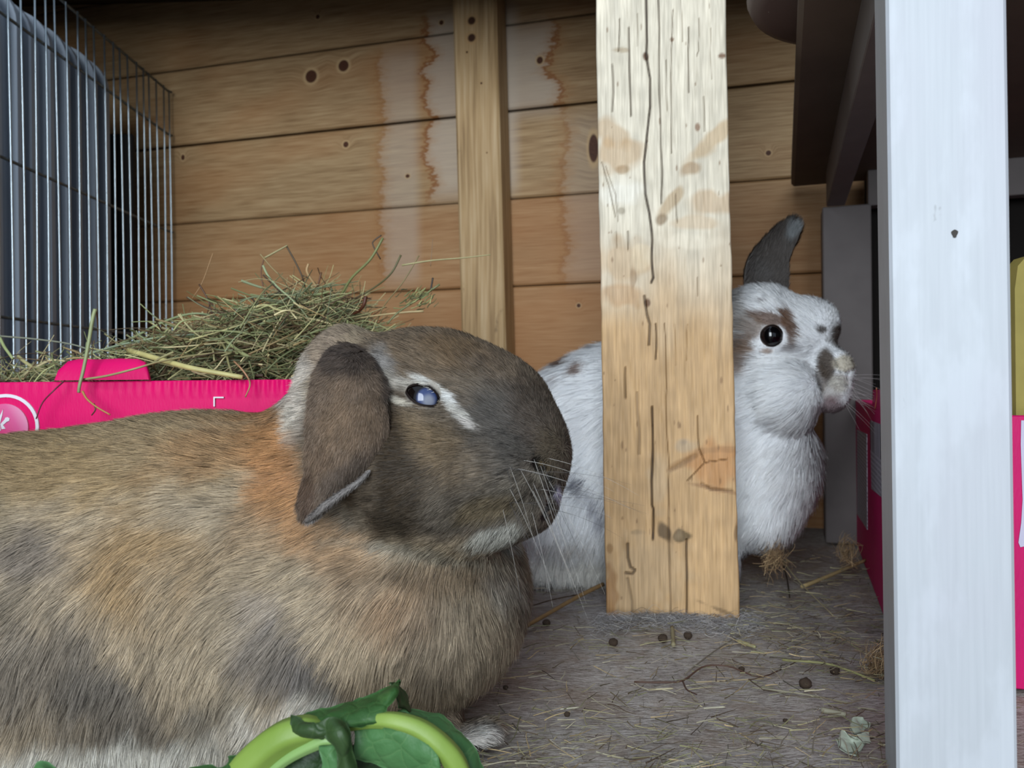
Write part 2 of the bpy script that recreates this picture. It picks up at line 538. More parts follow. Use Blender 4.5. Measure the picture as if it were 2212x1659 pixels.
def build_post():
    PYAW = math.radians(13)
    dep = 0.583
    nrm = np.array([-math.sin(PYAW), -math.cos(PYAW), 0])
    base = P(1454, 1346, dep)
    tl, tr = on_plane(1286, 0, base, nrm), on_plane(1567, 0, base, nrm)
    bl, br = on_plane(1309, 1346, base, nrm), on_plane(1598, 1346, base, nrm)
    xd = np.array([math.cos(PYAW), -math.sin(PYAW), 0])
    ex = lambda a, b, z: a + (b - a) * ((z - b[2]) / (a[2] - b[2]))
    # photo-like coordinates on the face (only used to lay out cracks and blotches on the wood)
    nu, nv = 150, 620
    z0, z1 = -0.006, 0.705
    zs = np.linspace(z0, z1, nv)
    us = np.linspace(0, 1, nu)
    L = np.array([bl + (tl - bl) * ((z - bl[2]) / (tl[2] - bl[2])) for z in zs])
    R = np.array([br + (tr - br) * ((z - br[2]) / (tr[2] - br[2])) for z in zs])
    G = L[:, None, :] * (1 - us)[None, :, None] + R[:, None, :] * us[None, :, None]
    G[..., 2] = zs[:, None]
    px, py = to_px(G)
    q = np.stack([px / 100, py / 100, px * 0], -1)
    cracks = [([(1396, -60), (1397, 90), (1395, 120), (1404, 170), (1404, 230), (1396, 300), (1391, 350), (1394, 420), (1402, 460), (1408, 520), (1411, 600), (1406, 610)], 2.2, 1.0),
              ([(1418, -40), (1424, 60), (1425, 200), (1428, 300), (1429, 440)], 1.6, .75), ([(1358, 60), (1358, 150), (1362, 250)], 1.5, .8),
              ([(1486, 60), (1488, 200)], 1.2, .7), ([(1323, 140), (1324, 200), (1322, 240)], 1.8, .6), ([(1452, 20), (1450, 250), (1451, 330)], 1.1, .6),
              ([(1338, 40), (1336, 110)], 1.2, .6), ([(1520, 210), (1521, 285)], 1.1, .6), ([(1508, 40), (1509, 110), (1506, 120)], 1.0, .5),
              ([(1416, 700), (1417, 720), (1415, 775)], 1.6, .8), ([(1435, 700), (1437, 780), (1443, 960), (1445, 1120)], 1.0, .55),
              ([(1445, 1120), (1448, 1250), (1446, 1330)], 2.2, .5), ([(1352, 795), (1353, 860)], 2.0, .7), ([(1378, 850), (1380, 980)], 3.2, .42),
              ([(1410, 880), (1410, 970), (1407, 1040), (1408, 1092), (1411, 1100), (1411, 1165)], 2.2, 1.0),
              ([(1484, 1165), (1484, 1250), (1482, 1345)], 1.8, .9), ([(1356, 1175), (1357, 1205), (1362, 1225), (1372, 1232), (1366, 1240), (1352, 1238)], 2.6, .8),
              ([(1356, 1250), (1364, 1300), (1364, 1345)], 3.0, .45), ([(1508, 900), (1510, 970), (1520, 1000), (1484, 1038)], 1.5, .6),
              ([(1520, 1000), (1570, 992)], 1.4, .6), ([(1515, 1045), (1535, 1058), (1580, 1060)], 3.0, .4), ([(1445, 1018), (1500, 985)], 5.0, .3),
              ([(1355, 500), (1357, 540)], 1.3, .6), ([(1460, 420), (1462, 480)], 1.3, .5), ([(1300, 350), (1316, 400), (1330, 470)], 1.2, .5),
              ([(1310, 360), (1330, 420), (1335, 480)], 1.0, .4), ([(1391, 640), (1398, 680), (1404, 700), (1400, 745)], 2.4, .8), ([(1505, 600), (1505, 640)], 1.0, .4),
              ([(1330, 500), (1333, 535)], 1.0, .4), ([(1300, 1200), (1302, 1345)], 1.6, .5), ([(1457, 700), (1460, 790)], 1.0, .3), ([(1485, 700), (1484, 780)], .9, .3),
              ([(1470, -10), (1474, 90)], 1.0, .4), ([(1535, 60), (1537, 170)], 1.0, .35), ([(1378, 30), (1376, 100)], 1.0, .4), ([(1440, 130), (1441, 240)], 1.0, .5)]
    jit = vnoise(q, 1.6)[..., 0] * 2.2
    crack = np.zeros(px.shape)
    for poly, w, s in cracks:
        d = seg_dist(px + jit, py, poly)
        crack = np.maximum(crack, s * np.clip(1.5 - d / w, 0, 1))
    # bleached silvery upper half, honey-coloured lower half
    n1 = vnoise(q * np.array([1, .5, 1]), 1.6)[..., 0:1]
    top = lina((208, 198, 178)); low = lina((184, 150, 108))
    f = np.clip((py + n1[..., 0] * 70 - 430) / 330, 0, 1)[..., None]
    f = f * f * (3 - 2 * f)
    col = top * (1 - f) + low * f
    col = col * (1 + 0.10 * vnoise(q * np.array([1, .10, 1]), 9.0)[..., 1:2]) * (1 + 0.08 * vnoise(q * np.array([1, .04, 1]), 34.0)[..., 2:3])
    col = col * (1 + 0.07 * vnoise(q, 4.0)[..., 0:1])

    def blot(cx, cy, rx, ry, rot, c, s, jag=0.35):
        nonlocal col
        a = math.radians(rot)
        u = (px - cx) * math.cos(a) + (py - cy) * math.sin(a)
        v = -(px - cx) * math.sin(a) + (py - cy) * math.cos(a)
        r = np.hypot(u / rx, v / ry) + jag * vnoise(q, 4.5, cx)[..., 1]
        m = (s * np.clip((1.25 - r) / 0.5, 0, 1))[..., None]
        col = col * (1 - m) + lina(c) * m
    tan = (176, 142, 100)
    blot(1325, 290, 45, 26, 40, tan, .55); blot(1330, 335, 52, 34, 0, tan, .6); blot(1345, 368, 14, 9, 0, (140, 108, 66), .6)
    blot(1545, 300, 75, 18, -40, (184, 152, 108), .6); blot(1495, 365, 26, 13, -25, (150, 116, 74), .65); blot(1545, 440, 60, 26, 0, (178, 144, 104), .55)
    blot(1450, 435, 34, 12, -50, (160, 128, 84), .6); blot(1428, 472, 13, 12, 0, (128, 104, 74), .8); blot(1500, 480, 50, 14, 0, (190, 156, 114), .4)
    blot(1340, 108, 18, 6, 0, (150, 128, 96), .6); blot(1345, 560, 55, 45, 0, (176, 140, 96), .5); blot(1345, 640, 50, 22, 0, (172, 130, 84), .55)
    blot(1342, 455, 8, 8, 0, (130, 118, 96), .6); blot(1490, 520, 70, 16, 0, (222, 210, 188), .5); blot(1340, 415, 48, 26, 0, (226, 220, 206), .7)
    blot(1395, 122, 6, 9, 0, (86, 54, 34), .9); blot(1560, 120, 9, 6, 0, (110, 76, 50), .9); blot(1507, 275, 6, 10, 0, (120, 84, 56), .8)
    blot(1452, 85, 5, 5, 0, (120, 90, 66), .8); blot(1398, 655, 7, 9, 0, (92, 58, 34), .9); blot(1368, 595, 5, 30, 0, (120, 88, 52), .5, .8)
    blot(1385, 560, 18, 22, 0, (216, 196, 164), .5, .7)
    # the large knot and the mould spots low down
    blot(1545, 1005, 60, 45, 0, (176, 124, 76), .7); blot(1480, 960, 22, 14, 0, (170, 150, 124), .7); blot(1480, 955, 12, 8, 0, (140, 124, 104), .5, .8)
    blot(1475, 1000, 40, 9, -28, (150, 112, 72), .6); blot(1550, 972, 55, 7, -5, (150, 112, 74), .5); blot(1540, 1055, 50, 5, 12, (132, 94, 60), .6)
    blot(1470, 1160, 24, 10, 0, (92, 76, 50), .85, .9); blot(1440, 1150, 11, 18, -20, (84, 66, 44), .85, .8); blot(1370, 1150, 14, 6, 0, (130, 108, 78), .6, .9)
    blot(1420, 1040, 22, 60, 0, (176, 158, 132), .35); blot(1400, 1240, 90, 80, 0, (184, 160, 128), .35); blot(1320, 1290, 14, 70, 0, (142, 98, 54), .6)
    blot(1590, 1150, 4, 20, 0, (110, 84, 58), .7); blot(1555, 1318, 40, 4, 22, (112, 88, 60), .7, .6); blot(1318, 1185, 6, 9, 0, (140, 104, 64), .7)
    for k in range(60):
        blot(RNG.uniform(1300, 1590), RNG.uniform(0, 1340), RNG.uniform(1, 2.5), RNG.uniform(2, 7), 0, (120, 90, 60), .6, .5)
    dark = lina((46, 30, 18))
    m = np.clip(crack, 0, 1)[..., None]
    col = col * (1 - m * .92) + dark * m * .92
    G = G - nrm * (m * 0.0012) + nrm * 0.0004 * vnoise(q * np.array([1, .25, 1]), 12.0)[..., 0:1]
    edge = np.minimum(us, 1 - us)[None, :, None]
    G = G - nrm * (np.clip(0.012 - edge, 0, 1) / .012) ** 2 * 0.0016
    # slightly bitten edges
    bit = vnoise(np.stack([px * 0, py / 100, px * 0], -1), 2.5)[..., 0:1] * 0.00035
    G = G + xd * bit * (np.clip(0.02 - edge, 0, 1) / .02)
    nF = nu * nv
    th = 0.044
    V = list(G.reshape(-1, 3)); C = list(np.clip(col, 0, 1).reshape(-1, 3) * .95)
    back = -nrm * th
    # sides and back as a coarser wrap
    ids_l = [i * nu for i in range(nv)]; ids_r = [i * nu + nu - 1 for i in range(nv)]
    F = []
    idx = np.arange(nF).reshape(nv, nu)
    F += np.stack([idx[:-1, :-1], idx[:-1, 1:], idx[1:, 1:], idx[1:, :-1]], -1).reshape(-1, 4).tolist()
    grey = lina((88, 78, 68))
    bl_ids, br_ids = [], []
    for i in range(nv):
        bl_ids.append(len(V)); V.append(G[i, 0] + back); C.append(grey)
    for i in range(nv):
        br_ids.append(len(V)); V.append(G[i, -1] + back); C.append(grey)
    # duplicate the front edge so that the side keeps a dark grey that paints in its shade
    fl, fr = [], []
    for i in range(nv):
        fl.append(len(V)); V.append(G[i, 0]); C.append(lina((150, 118, 82)))
    for i in range(nv):
        fr.append(len(V)); V.append(G[i, -1]); C.append(grey * (1 + .5 * abs(vnoise(np.array([0, i * .3, 0.]), 1.)[0])))
    for i in range(nv - 1):
        F.append((fl[i], fl[i + 1], bl_ids[i + 1], bl_ids[i]))
        F.append((fr[i], br_ids[i], br_ids[i + 1], fr[i + 1]))
        F.append((bl_ids[i], bl_ids[i + 1], br_ids[i + 1], br_ids[i]))
    t = NT('weathered_post_wood')
    a = t.new('ShaderNodeAttribute', attribute_name='wood')
    g = t.noise(t.mapv(t.coord(), scale=(1, 1, .05)), 700.0, 3.0)
    c = t.mix(1.0, a.outputs['Color'], t.ramp(g, [(0.3, (.80, .79, .77)), (0.7, (1.12, 1.12, 1.12))]), 'MULTIPLY')
    t.bump(g, 0.35, 0.0005)
    o = mesh('wooden_post', V, F, t.out(c, 0.6, 0.0, 0.3), smooth=False)
    ca = o.data.color_attributes.new('wood', 'FLOAT_COLOR', 'POINT')
    ca.data.foreach_set('color', np.concatenate([np.array(C), np.ones((len(C), 1))], 1).ravel())
    tag(o, 'broad cracked timber post, bleached above and honey brown below, between the two rabbits', 'post')
    return o


build_post()

# ------------------------------------------------------------------ white painted table on the right
TY = math.radians(18.5)


def mat_white():
    t = NT('white_painted_wood')
    co = t.coord()
    g = t.noise(t.mapv(co, scale=(1, 1, .03)), 600.0, 3.0)
    b = t.noise(t.mapv(co, scale=(1, 1, .5)), 16.0, 3.0)
    s = t.noise(t.mapv(co, scale=(1, 1, .6)), 90.0, 3.0, 0.7)
    col = t.mix(g, lin(184, 188, 193), lin(202, 206, 211))
    b2_ = t.noise(t.mapv(co, scale=(1, 1, .35)), 45.0, 4.0, 0.6)
    col = t.mix(t.math('MULTIPLY', t.sstep(b2_, 0.48, 0.62), 0.35), col, lin(214, 219, 226))
    col = t.mix(t.math('MULTIPLY', t.sstep(b, 0.45, 0.7), 0.35), col, lin(190, 186, 196))
    col = t.mix(t.math('MULTIPLY', t.sstep(s, 0.70, 0.76), 0.6), col, lin(120, 120, 116))
    t.bump(g, 0.15, 0.0004)
    return t.out(col, 0.5, 0.0, 0.35)


MW = mat_white()
MGL = plain('shade_grey_wood', (128, 120, 118), .7, var=.15, scale=40)  # grey stands in for tabletop shade on the back legs and aprons
p_leg = P(1925, 829, 0.322)
table = empty('table', (p_leg[0], p_leg[1], 0), -TY)
tag(table, 'white painted table with square legs, its near leg filling the right of the view', 'table')
LEN, LW, BR = 0.555, 0.0421, 0.46
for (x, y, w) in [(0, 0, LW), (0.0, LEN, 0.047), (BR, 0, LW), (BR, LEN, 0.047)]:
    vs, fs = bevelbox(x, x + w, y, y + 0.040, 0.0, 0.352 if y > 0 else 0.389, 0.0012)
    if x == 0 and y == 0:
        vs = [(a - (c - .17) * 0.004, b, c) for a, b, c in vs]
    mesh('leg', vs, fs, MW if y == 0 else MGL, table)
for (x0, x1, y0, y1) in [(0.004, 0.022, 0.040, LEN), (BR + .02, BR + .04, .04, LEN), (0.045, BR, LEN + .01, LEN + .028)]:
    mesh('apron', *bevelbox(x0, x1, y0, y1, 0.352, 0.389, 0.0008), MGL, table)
MT = plain('table_underside_wood', (112, 96, 84), 0.75, var=0.2, scale=30)
mesh('tabletop', *bevelbox(-0.030, BR + .08, -0.02, LEN + .06, 0.389, 0.408, 0.003), MT, table)
# small paint chip and screw mark on the near leg
a = local(table, on_plane(2062, 505, table.location, np.array([-math.sin(TY), -math.cos(TY), 0])))
th = np.linspace(0, 2 * math.pi, 12, endpoint=False)
vs = [(a[0] + .0011 * math.cos(w) * (1 + .3 * math.sin(3 * w)), -0.00035, a[2] + .0016 * math.sin(w)) for w in th] + [(a[0], -0.0001, a[2])]
mesh('paint_chip', vs, [(i, (i + 1) % 12, 12) for i in range(12)], plain('bare_wood_chip', (70, 66, 62), 0.8), table)['label'] = 'small dark chip in the white paint'

db = mesh('board', *bevelbox(0.047, 0.75, LEN + .062, LEN + .074, 0.0, 0.47, .001), plain('dark_fill_sheet', (26, 20, 16), 0.85), loc=tuple(table.location), rz=-TY)  # sheet added to fill the unknown dark seen past the table
tag(db, 'added dark sheet filling the unknown dark behind the white table, seen between its legs', 'board')

# round brown tray overhanging the table edge
tc = np.array([0.238, 0.508, 0.4095])
prof = [(0.0, 0.0), (0.074, 0.0), (0.082, 0.003), (0.085, 0.009), (0.082, 0.012), (0.076, 0.0075), (0.0, 0.006)]
vs, fs = [], []
S = 48
for r, z in prof:
    for k in range(S):
        w = 2 * math.pi * k / S
        vs.append((tc[0] + r * math.cos(w), tc[1] + r * math.sin(w), tc[2] + z))
for i in range(len(prof) - 1):
    for k in range(S):
        k2 = (k + 1) % S
        fs.append((i * S + k, i * S + k2, (i + 1) * S + k2, (i + 1) * S + k))
t = NT('brown_tray')
sp = t.noise(t.coord(), 260.0, 2.0)
tray = mesh('tray', vs, fs, t.out(t.mix(t.sstep(sp, .74, .78), lin(104, 84, 80), lin(170, 160, 154)), .6, 0, .3), smooth=True)
tag(tray, 'round dark brown tray lying on the table top and jutting over its left edge', 'tray')

# ------------------------------------------------------------------ wire cage panel on the left
MWIRE = plain('bright_wire', (205, 218, 225), 0.28, 0.95, var=0.2, scale=200)
MBAR = plain('dull_wire', (120, 126, 126), 0.42, 0.9, var=0.3, scale=120)
CX = -0.493
cage = empty('wire_cage_panel', (CX, 0, 0))
tag(cage, 'upright wire cage panel of close vertical wires at the left', 'cage panel')
ys = np.arange(1.172, 0.60, -0.0208)
zt = 0.600
for i, y in enumerate(ys):
    zz = np.linspace(0.004, zt, 9)
    lean = 0.004 * math.sin(i * 1.7)
    pts = [(0.0009 + 0.003 * math.sin((z / zt) * math.pi) * .6 + lean * (z / zt - .5) * .3, y + lean * (z / zt - .5), z) for z in zz]
    mesh('wire', *tube(pts, 0.00105, 6), MWIRE, cage, smooth=True)
for z in (0.600, 0.537, 0.396, 0.240, 0.10, 0.006):
    r = 0.0017
    pts = [(-0.0018, 0.60, z), (-0.0018, 0.9, z), (-0.0018, 1.172, z), (-0.0005, 1.179, z), (0.0022, 1.180, z - .0005)]
    mesh('bar', *tube(pts, r, 8), MBAR, cage, smooth=True)

# ------------------------------------------------------------------ stack of grey moulded panels behind the cage
MGREY = plain('grey_plastic', (158, 168, 180), 0.38, 0.0, var=0.06, scale=6, spec=0.5)
gpx = [258, 235, 207, 177, 147, 113, 76, 38, 0]
proto = None
for k, px in enumerate(gpx[1:]):
    d = 0.520 * FPX / (W / 2 - px)
    if proto is None:
        # rounded-top tray seen edge on: face plate plus a raised rim
        w_, h_, r_, t_ = 0.24, 0.600, 0.045, 0.0085
        out = [(0, 0)]
        for q in range(9):
            a = math.pi / 2 * q / 8
            out.append((-r_ + r_ * math.cos(a), h_ - r_ + r_ * math.sin(a)))
        out = [(0, 0)] + [(-r_ + r_ * math.cos(math.pi / 2 * q / 8), h_ - r_ + r_ * math.sin(math.pi / 2 * q / 8)) for q in range(9)]
        out += [(-w_ + r_ - r_ * math.sin(math.pi / 2 * q / 8), h_ - r_ + r_ * math.cos(math.pi / 2 * q / 8)) for q in range(9)] + [(-w_, 0)]
        def plate(inset, y0, y1, rr=0.0015):
            o2 = [(x * (1 - inset / (w_ / 2)) - inset, z * (1 - inset / h_) + (inset * .3)) for x, z in out]
            n = len(o2)
            ins = [(x * .985 - .0018, z * .997) for x, z in o2]
            V = [(x, y0, z) for x, z in ins] + [(x, y0 + rr, z) for x, z in o2] + [(x, y1 - rr, z) for x, z in o2] + [(x, y1, z) for x, z in ins]
            F = [tuple(range(n))[::-1], tuple(range(3 * n, 4 * n))]
            for r in range(3):
                F += [(r * n + i, r * n + (i + 1) % n, (r + 1) * n + (i + 1) % n, (r + 1) * n + i) for i in range(n)]
            return V, F
        proto = empty('grey_panel')
        proto['group'] = 'grey panels stacked behind the wire'
        proto['category'] = 'panel'
        mesh('rim', *plate(0.0, 0.0, 0.0105), MGREY, proto, smooth=False)
        mesh('plate', *plate(0.010, -0.006, 0.001), MGREY, proto, smooth=False)
        o = proto
    else:
        o = proto.copy(); COL.objects.link(o)
        for ch in list(proto.children):
            c = ch.copy(); COL.objects.link(c); c.parent = o
    o.location = (-0.520 + 0.002 * math.sin(k * 2.3), d, 0.0)
    o.rotation_euler = (0, 0, math.radians(1.5 * math.sin(k * 1.9)))
    lab = ['rearmost tall grey plastic panel in the stack behind the wires', 'second grey plastic panel from the rear of the stack behind the wires',
           'third grey plastic panel from the rear of the stack behind the wires', 'middle grey plastic panel, fourth from the rear of the stack',
           'fifth grey plastic panel from the rear, left half of the stack', 'third grey plastic panel from the left edge of the photo',
           'grey plastic panel next to the leftmost one behind the wires', 'leftmost grey plastic panel behind the wires at the photo edge'][k]
    o['label'] = lab
bd = mesh('board', *bevelbox(-0.59, -0.512, 1.10, 1.108, 0.0, 0.515, 0.001), plain('black_board', (22, 20, 18), 0.7))
tag(bd, 'black board standing between the grey panels and the back wall', 'board')


# ------------------------------------------------------------------ pink cardboard boxes
def mat_card(name, rgb, ribs=0.0, zt=0.17):
    t = NT(name)
    co = t.coord()
    x, y, z = t.sep(co)
    n = t.noise(co, 26.0, 3.0)
    f = t.noise(t.mapv(co, scale=(1, 1, .25)), 900.0, 2.0)
    c = lin(*rgb)
    col = t.mix(n, tuple(q * .86 for q in c[:3]) + (1,), tuple(min(1, q * 1.12) for q in c[:3]) + (1,))
    sc = t.noise(t.mapv(co, rot=(0, .5, 0), scale=(1, 1, 6)), 40.0, 4.0, 0.8)
    col = t.mix(t.math('MULTIPLY', t.sstep(sc, .72, .8), .35), col, lin(250, 150, 190))
    t.bump(t.math('ADD', f, n), .2, .0008)
    return t.out(col, .5, 0, .15)


MP = mat_card('pink_card', (240, 12, 110))
MCARD = plain('raw_corrugated_card', (150, 118, 84), 0.85, var=0.15, scale=60)
BZ = 0.1745
b1 = empty('cardboard_box', (-0.405, 0.535, 0), math.radians(0.3))
tag(b1, 'bright pink cardboard box heaped with hay behind the brown rabbit', 'box')
BW, BD = 0.325, 0.235
# front panel with crushed flutes along the top edge
nx, nz = 260, 26
xs = np.linspace(0, BW, nx); zs = np.concatenate([np.linspace(0, BZ - .018, 8), np.linspace(BZ - .0165, BZ, nz - 8)])
V = []
for z in zs:
    k = max(0.0, (z - (BZ - .012)) / .012)
    a = np.clip((xs - 0.130) / .08, 0.12, 1.0) * k
    yy = -0.0026 * a * (0.5 + 0.5 * np.sin(xs * 2 * math.pi / 0.0062)) + 0.001 * k * k
    yy = yy + vnoise(np.stack([xs, xs * 0, xs * 0 + z], -1), 22.0)[:, 0] * .0008
    V += [(x, y, z) for x, y in zip(xs, yy)]
n0 = len(V)
V += [(x, 0.0042, z) for z in (0, BZ) for x in (0, BW)]
ix = np.arange(nx * nz).reshape(nz, nx)
F = np.stack([ix[:-1, :-1], ix[:-1, 1:], ix[1:, 1:], ix[1:, :-1]], -1).reshape(-1, 4).tolist()
F += [tuple([n0 + 2] + list(ix[-1]) + [n0 + 3]), (n0, n0 + 2, int(ix[-1, 0]), int(ix[0, 0])), (n0 + 1, n0 + 3, n0 + 2, n0), (n0 + 1, int(ix[0, -1]), int(ix[-1, -1]), n0 + 3)]
mesh('front_panel', V, F, MP, b1, smooth=True)
for nm, bb in [('side_panel', (0, .004, .0045, BD - .0045, 0, BZ)), ('side_panel', (BW - .004, BW, .0045, BD - .0045, 0, BZ)), ('back_panel', (0, BW, BD - .004, BD, 0, BZ)), ('bottom_panel', (.0045, BW - .0045, .0045, BD - .0045, 0.0, .004))]:
    mesh(nm, *bevelbox(*bb, .0006), MP, b1)


def on_front(root, px, py, off=0.0005):
    rz = root.rotation_euler[2]
    n = np.array([math.sin(rz), -math.cos(rz), 0])
    w = on_plane(px, py, np.array(root.location) + n * off, n)
    return local(root, w)


# torn hand-hole flap bent up and inwards
outline = [(120, 822), (126, 800), (140, 780), (160, 775), (200, 776), (250, 774), (290, 775), (308, 782), (318, 800), (324, 822)]
pts = [on_front(b1, *q) for q in outline]
V = []
for y0 in (0.0, 0.0032):
    for p in pts:
        k = (p[2] - pts[0][2]) / .016
        V.append((p[0], -0.0022 + y0 + 0.010 * k * k + .0016 * math.sin(p[0] * 90), p[2]))
n = len(pts)
# add a middle row so the flap bends
rows = []
for y0 in (0.0, 0.0032):
    for fz in (0.0, 0.35, 0.7, 1.0):
        for p in pts:
            z = pts[0][2] + (p[2] - pts[0][2]) * fz
            k = max(0, (z - pts[0][2]) / .016)
            rows.append((p[0], -0.0021 + y0 + 0.008 * k * k + 0.0012 * math.sin(p[0] * 110 + 1) * k, z))
F = []
for s in (0, 4 * n):
    for r in range(3):
        for i in range(n - 1):
            q = (s + r * n + i, s + r * n + i + 1, s + (r + 1) * n + i + 1, s + (r + 1) * n + i)
            F.append(q if s == 0 else q[::-1])
for i in range(n - 1):
    F.append((3 * n + i, 3 * n + i + 1, 7 * n + i + 1, 7 * n + i))
fl = mesh('flap', rows, F, MP, b1, smooth=True)
fl['label'] = 'rounded hand-hole flap folded up above the rim'

# printed round badge with a script k, and a small corner mark: flat print, a hair proud of the card
MWHT = plain('white_print', (244, 238, 244), 0.45)
MPALE = NT('badge_print')
_co = MPALE.coord()
_x, _y, _z = MPALE.sep(_co)
bc = on_front(b1, 14, 922)
s_ = 0.535 / FPX
_f = MPALE.math('ADD', MPALE.math('MULTIPLY', MPALE.math('SUBTRACT', _x, float(bc[0]) - .006), 26.0), MPALE.math('MULTIPLY', MPALE.math('SUBTRACT', _z, float(bc[2])), 14.0))
MPALE = MPALE.out(MPALE.ramp(_f, [(0.0, lin(236, 60, 132)), (0.35, lin(236, 96, 158)), (0.75, lin(248, 186, 214)), (1.0, lin(226, 70, 140))]), .45)


def flat_on(root, name, polys, mat, off):
    V, F = [], []
    for poly in polys:
        o = len(V)
        q = [on_front(root, *p) for p in poly]
        V += [(a[0], -off - 0.0008, a[2]) for a in q] + [(a[0], -off + .0006, a[2]) for a in q]
        m = len(poly)
        F.append(tuple(range(o, o + m)))
        F += [(o + i, o + (i + 1) % m, o + m + (i + 1) % m, o + m + i) for i in range(m)]
    return mesh(name, V, F, mat, root)


def ring(cx, cy, r0, r1, n=40):
    return [[(cx + r1 * math.cos(2 * math.pi * k / n), cy + r1 * math.sin(2 * math.pi * k / n)), (cx + r1 * math.cos(2 * math.pi * (k + 1) / n), cy + r1 * math.sin(2 * math.pi * (k + 1) / n)),
             (cx + r0 * math.cos(2 * math.pi * (k + 1) / n), cy + r0 * math.sin(2 * math.pi * (k + 1) / n)), (cx + r0 * math.cos(2 * math.pi * k / n), cy + r0 * math.sin(2 * math.pi * k / n))] for k in range(n)]


flat_on(b1, 'badge_ring', ring(14, 922, 64, 71), MWHT, .0004)
flat_on(b1, 'badge_disc', [[(12 + 50 * math.cos(2 * math.pi * k / 40), 924 + 52 * math.sin(2 * math.pi * k / 40)) for k in range(40)]], MPALE, .0004)
flat_on(b1, 'badge_letter', [[(-4, 930), (2, 898), (9, 884), (7, 897), (2, 916), (4, 930)], [(3, 916), (12, 906), (14, 902), (19, 901), (23, 904), (22, 909), (17, 911), (9, 918), (14, 926), (6, 927)]], MWHT, .0009)
flat_on(b1, 'corner_mark', [[(462, 857), (484, 857), (484, 860), (465, 860), (465, 878), (462, 878)]], MWHT, .0006)

# second pink box, under the table
BY = math.radians(19.3)
b2o = np.array([0.2235, 0.462, 0])
b2 = empty('cardboard_box', tuple(b2o), -BY)
tag(b2, 'magenta cardboard box with barcode and text labels, standing under the white table', 'box')
B2W, B2D, B2Z = 0.30, 0.40, 0.150
MP2 = mat_card('magenta_card', (214, 20, 106))
for nm, bb in [('front_panel', (0, B2W, 0, .004, 0, B2Z)), ('side_panel', (0, .004, .0045, B2D, 0, B2Z)), ('side_panel', (B2W - .004, B2W, .0045, B2D, 0, B2Z)), ('back_panel', (.0045, B2W - .0045, B2D - .004, B2D, 0, B2Z)), ('bottom_panel', (.0045, B2W - .0045, .0045, B2D - .0045, 0, .004))]:
    mesh(nm, *bevelbox(*bb, .0006), MP2, b2)
nl = np.array([-math.cos(BY), math.sin(BY), 0])


def on_left(px, py, off=.0006):
    return local(b2, on_plane(px, py, b2o + nl * off, nl))


def left_patch(name, quad, mat, off):
    q = [on_left(*p, off) for p in quad]
    V = [(-off, a[1], a[2]) for a in q] + [(-off + .0005, a[1], a[2]) for a in q]
    m = len(q)
    return mesh(name, V, [tuple(range(m))] + [(i, (i + 1) % m, m + (i + 1) % m, m + i) for i in range(m)], mat, b2)


def mat_label(name, barcode):
    t = NT(name)
    x, y, z = t.sep(t.coord())
    if barcode:
        w = t.new('ShaderNodeTexWhiteNoise', noise_dimensions='1D')
        t.put(w.inputs['W'], t.math('FLOOR', t.math('MULTIPLY', y, 700.0)))
        m = t.sstep(w.outputs['Value'], .45, .5)
        zb = on_left(1900, 990)[2]
        top = t.sstep(z, zb, zb + .0005)
        rows = t.math('PINGPONG', t.math('MULTIPLY', z, 260.0), .5)
        wn = t.noise(t.comb(y, 0., t.math('FLOOR', t.math('MULTIPLY', z, 260.0))), 500.0, 1.0)
        txt = t.math('MULTIPLY', t.math('MULTIPLY', t.sstep(rows, .2, .25), t.sstep(wn, .45, .5)), .6)
        m = t.math('ADD', t.math('MULTIPLY', m, top), t.math('MULTIPLY', txt, t.math('SUBTRACT', 1.0, top)))
    else:
        rows = t.math('PINGPONG', t.math('MULTIPLY', z, 300.0), .5)
        wn = t.noise(t.comb(y, 0., t.math('FLOOR', t.math('MULTIPLY', z, 300.0))), 300.0, 1.0)
        m = t.math('MULTIPLY', t.math('MULTIPLY', t.sstep(rows, .2, .25), t.sstep(wn, .42, .5)), .7)
    return t.out(t.mix(m, lin(196, 190, 202), lin(60, 50, 66)), .5)


left_patch('barcode_label', [(1879, 908), (1926, 926), (1926, 1092), (1882, 1056)], mat_label('barcode_print', True), .0006)
tl_ = left_patch('text_label', [(1851, 928), (1872, 938), (1873, 1144), (1851, 1110)], mat_label('text_print', False), .0006)
# torn upright corner flap with hay caught on it
V = [on_left(1883, 884), on_left(1884, 842), on_left(1918, 842), on_left(1920, 884)]
V = [(-.0002, a[1], a[2]) for a in V] + [(.0035, a[1], a[2]) for a in V]
mesh('flap', V, [(0, 1, 2, 3), (7, 6, 5, 4), (0, 4, 5, 1), (1, 5, 6, 2), (2, 6, 7, 3), (3, 7, 4, 0)], MP2, b2)


def on_b2front(px, py, off):
    n = np.array([-math.sin(BY), -math.cos(BY), 0])
    return local(b2, on_plane(px, py, b2o + n * off, n))


# white printed field with a wavy border on the front of the second box
fld = [(2206, 908), (2205, 960), (2207, 1020), (2209, 1080), (2206, 1130), (2200, 1172), (2204, 1182), (2225, 1178), (2290, 1170), (2300, 910)]
q = [on_b2front(*p, .0006) for p in fld]
V = [(a[0], -.0006, a[2]) for a in q] + [(a[0], -.0001, a[2]) for a in q]
m = len(q)
mesh('white_print_field', V, [tuple(range(m))] + [(i, (i + 1) % m, m + (i + 1) % m, m + i) for i in range(m)], plain('lilac_white_print', (206, 200, 222), .5), b2)
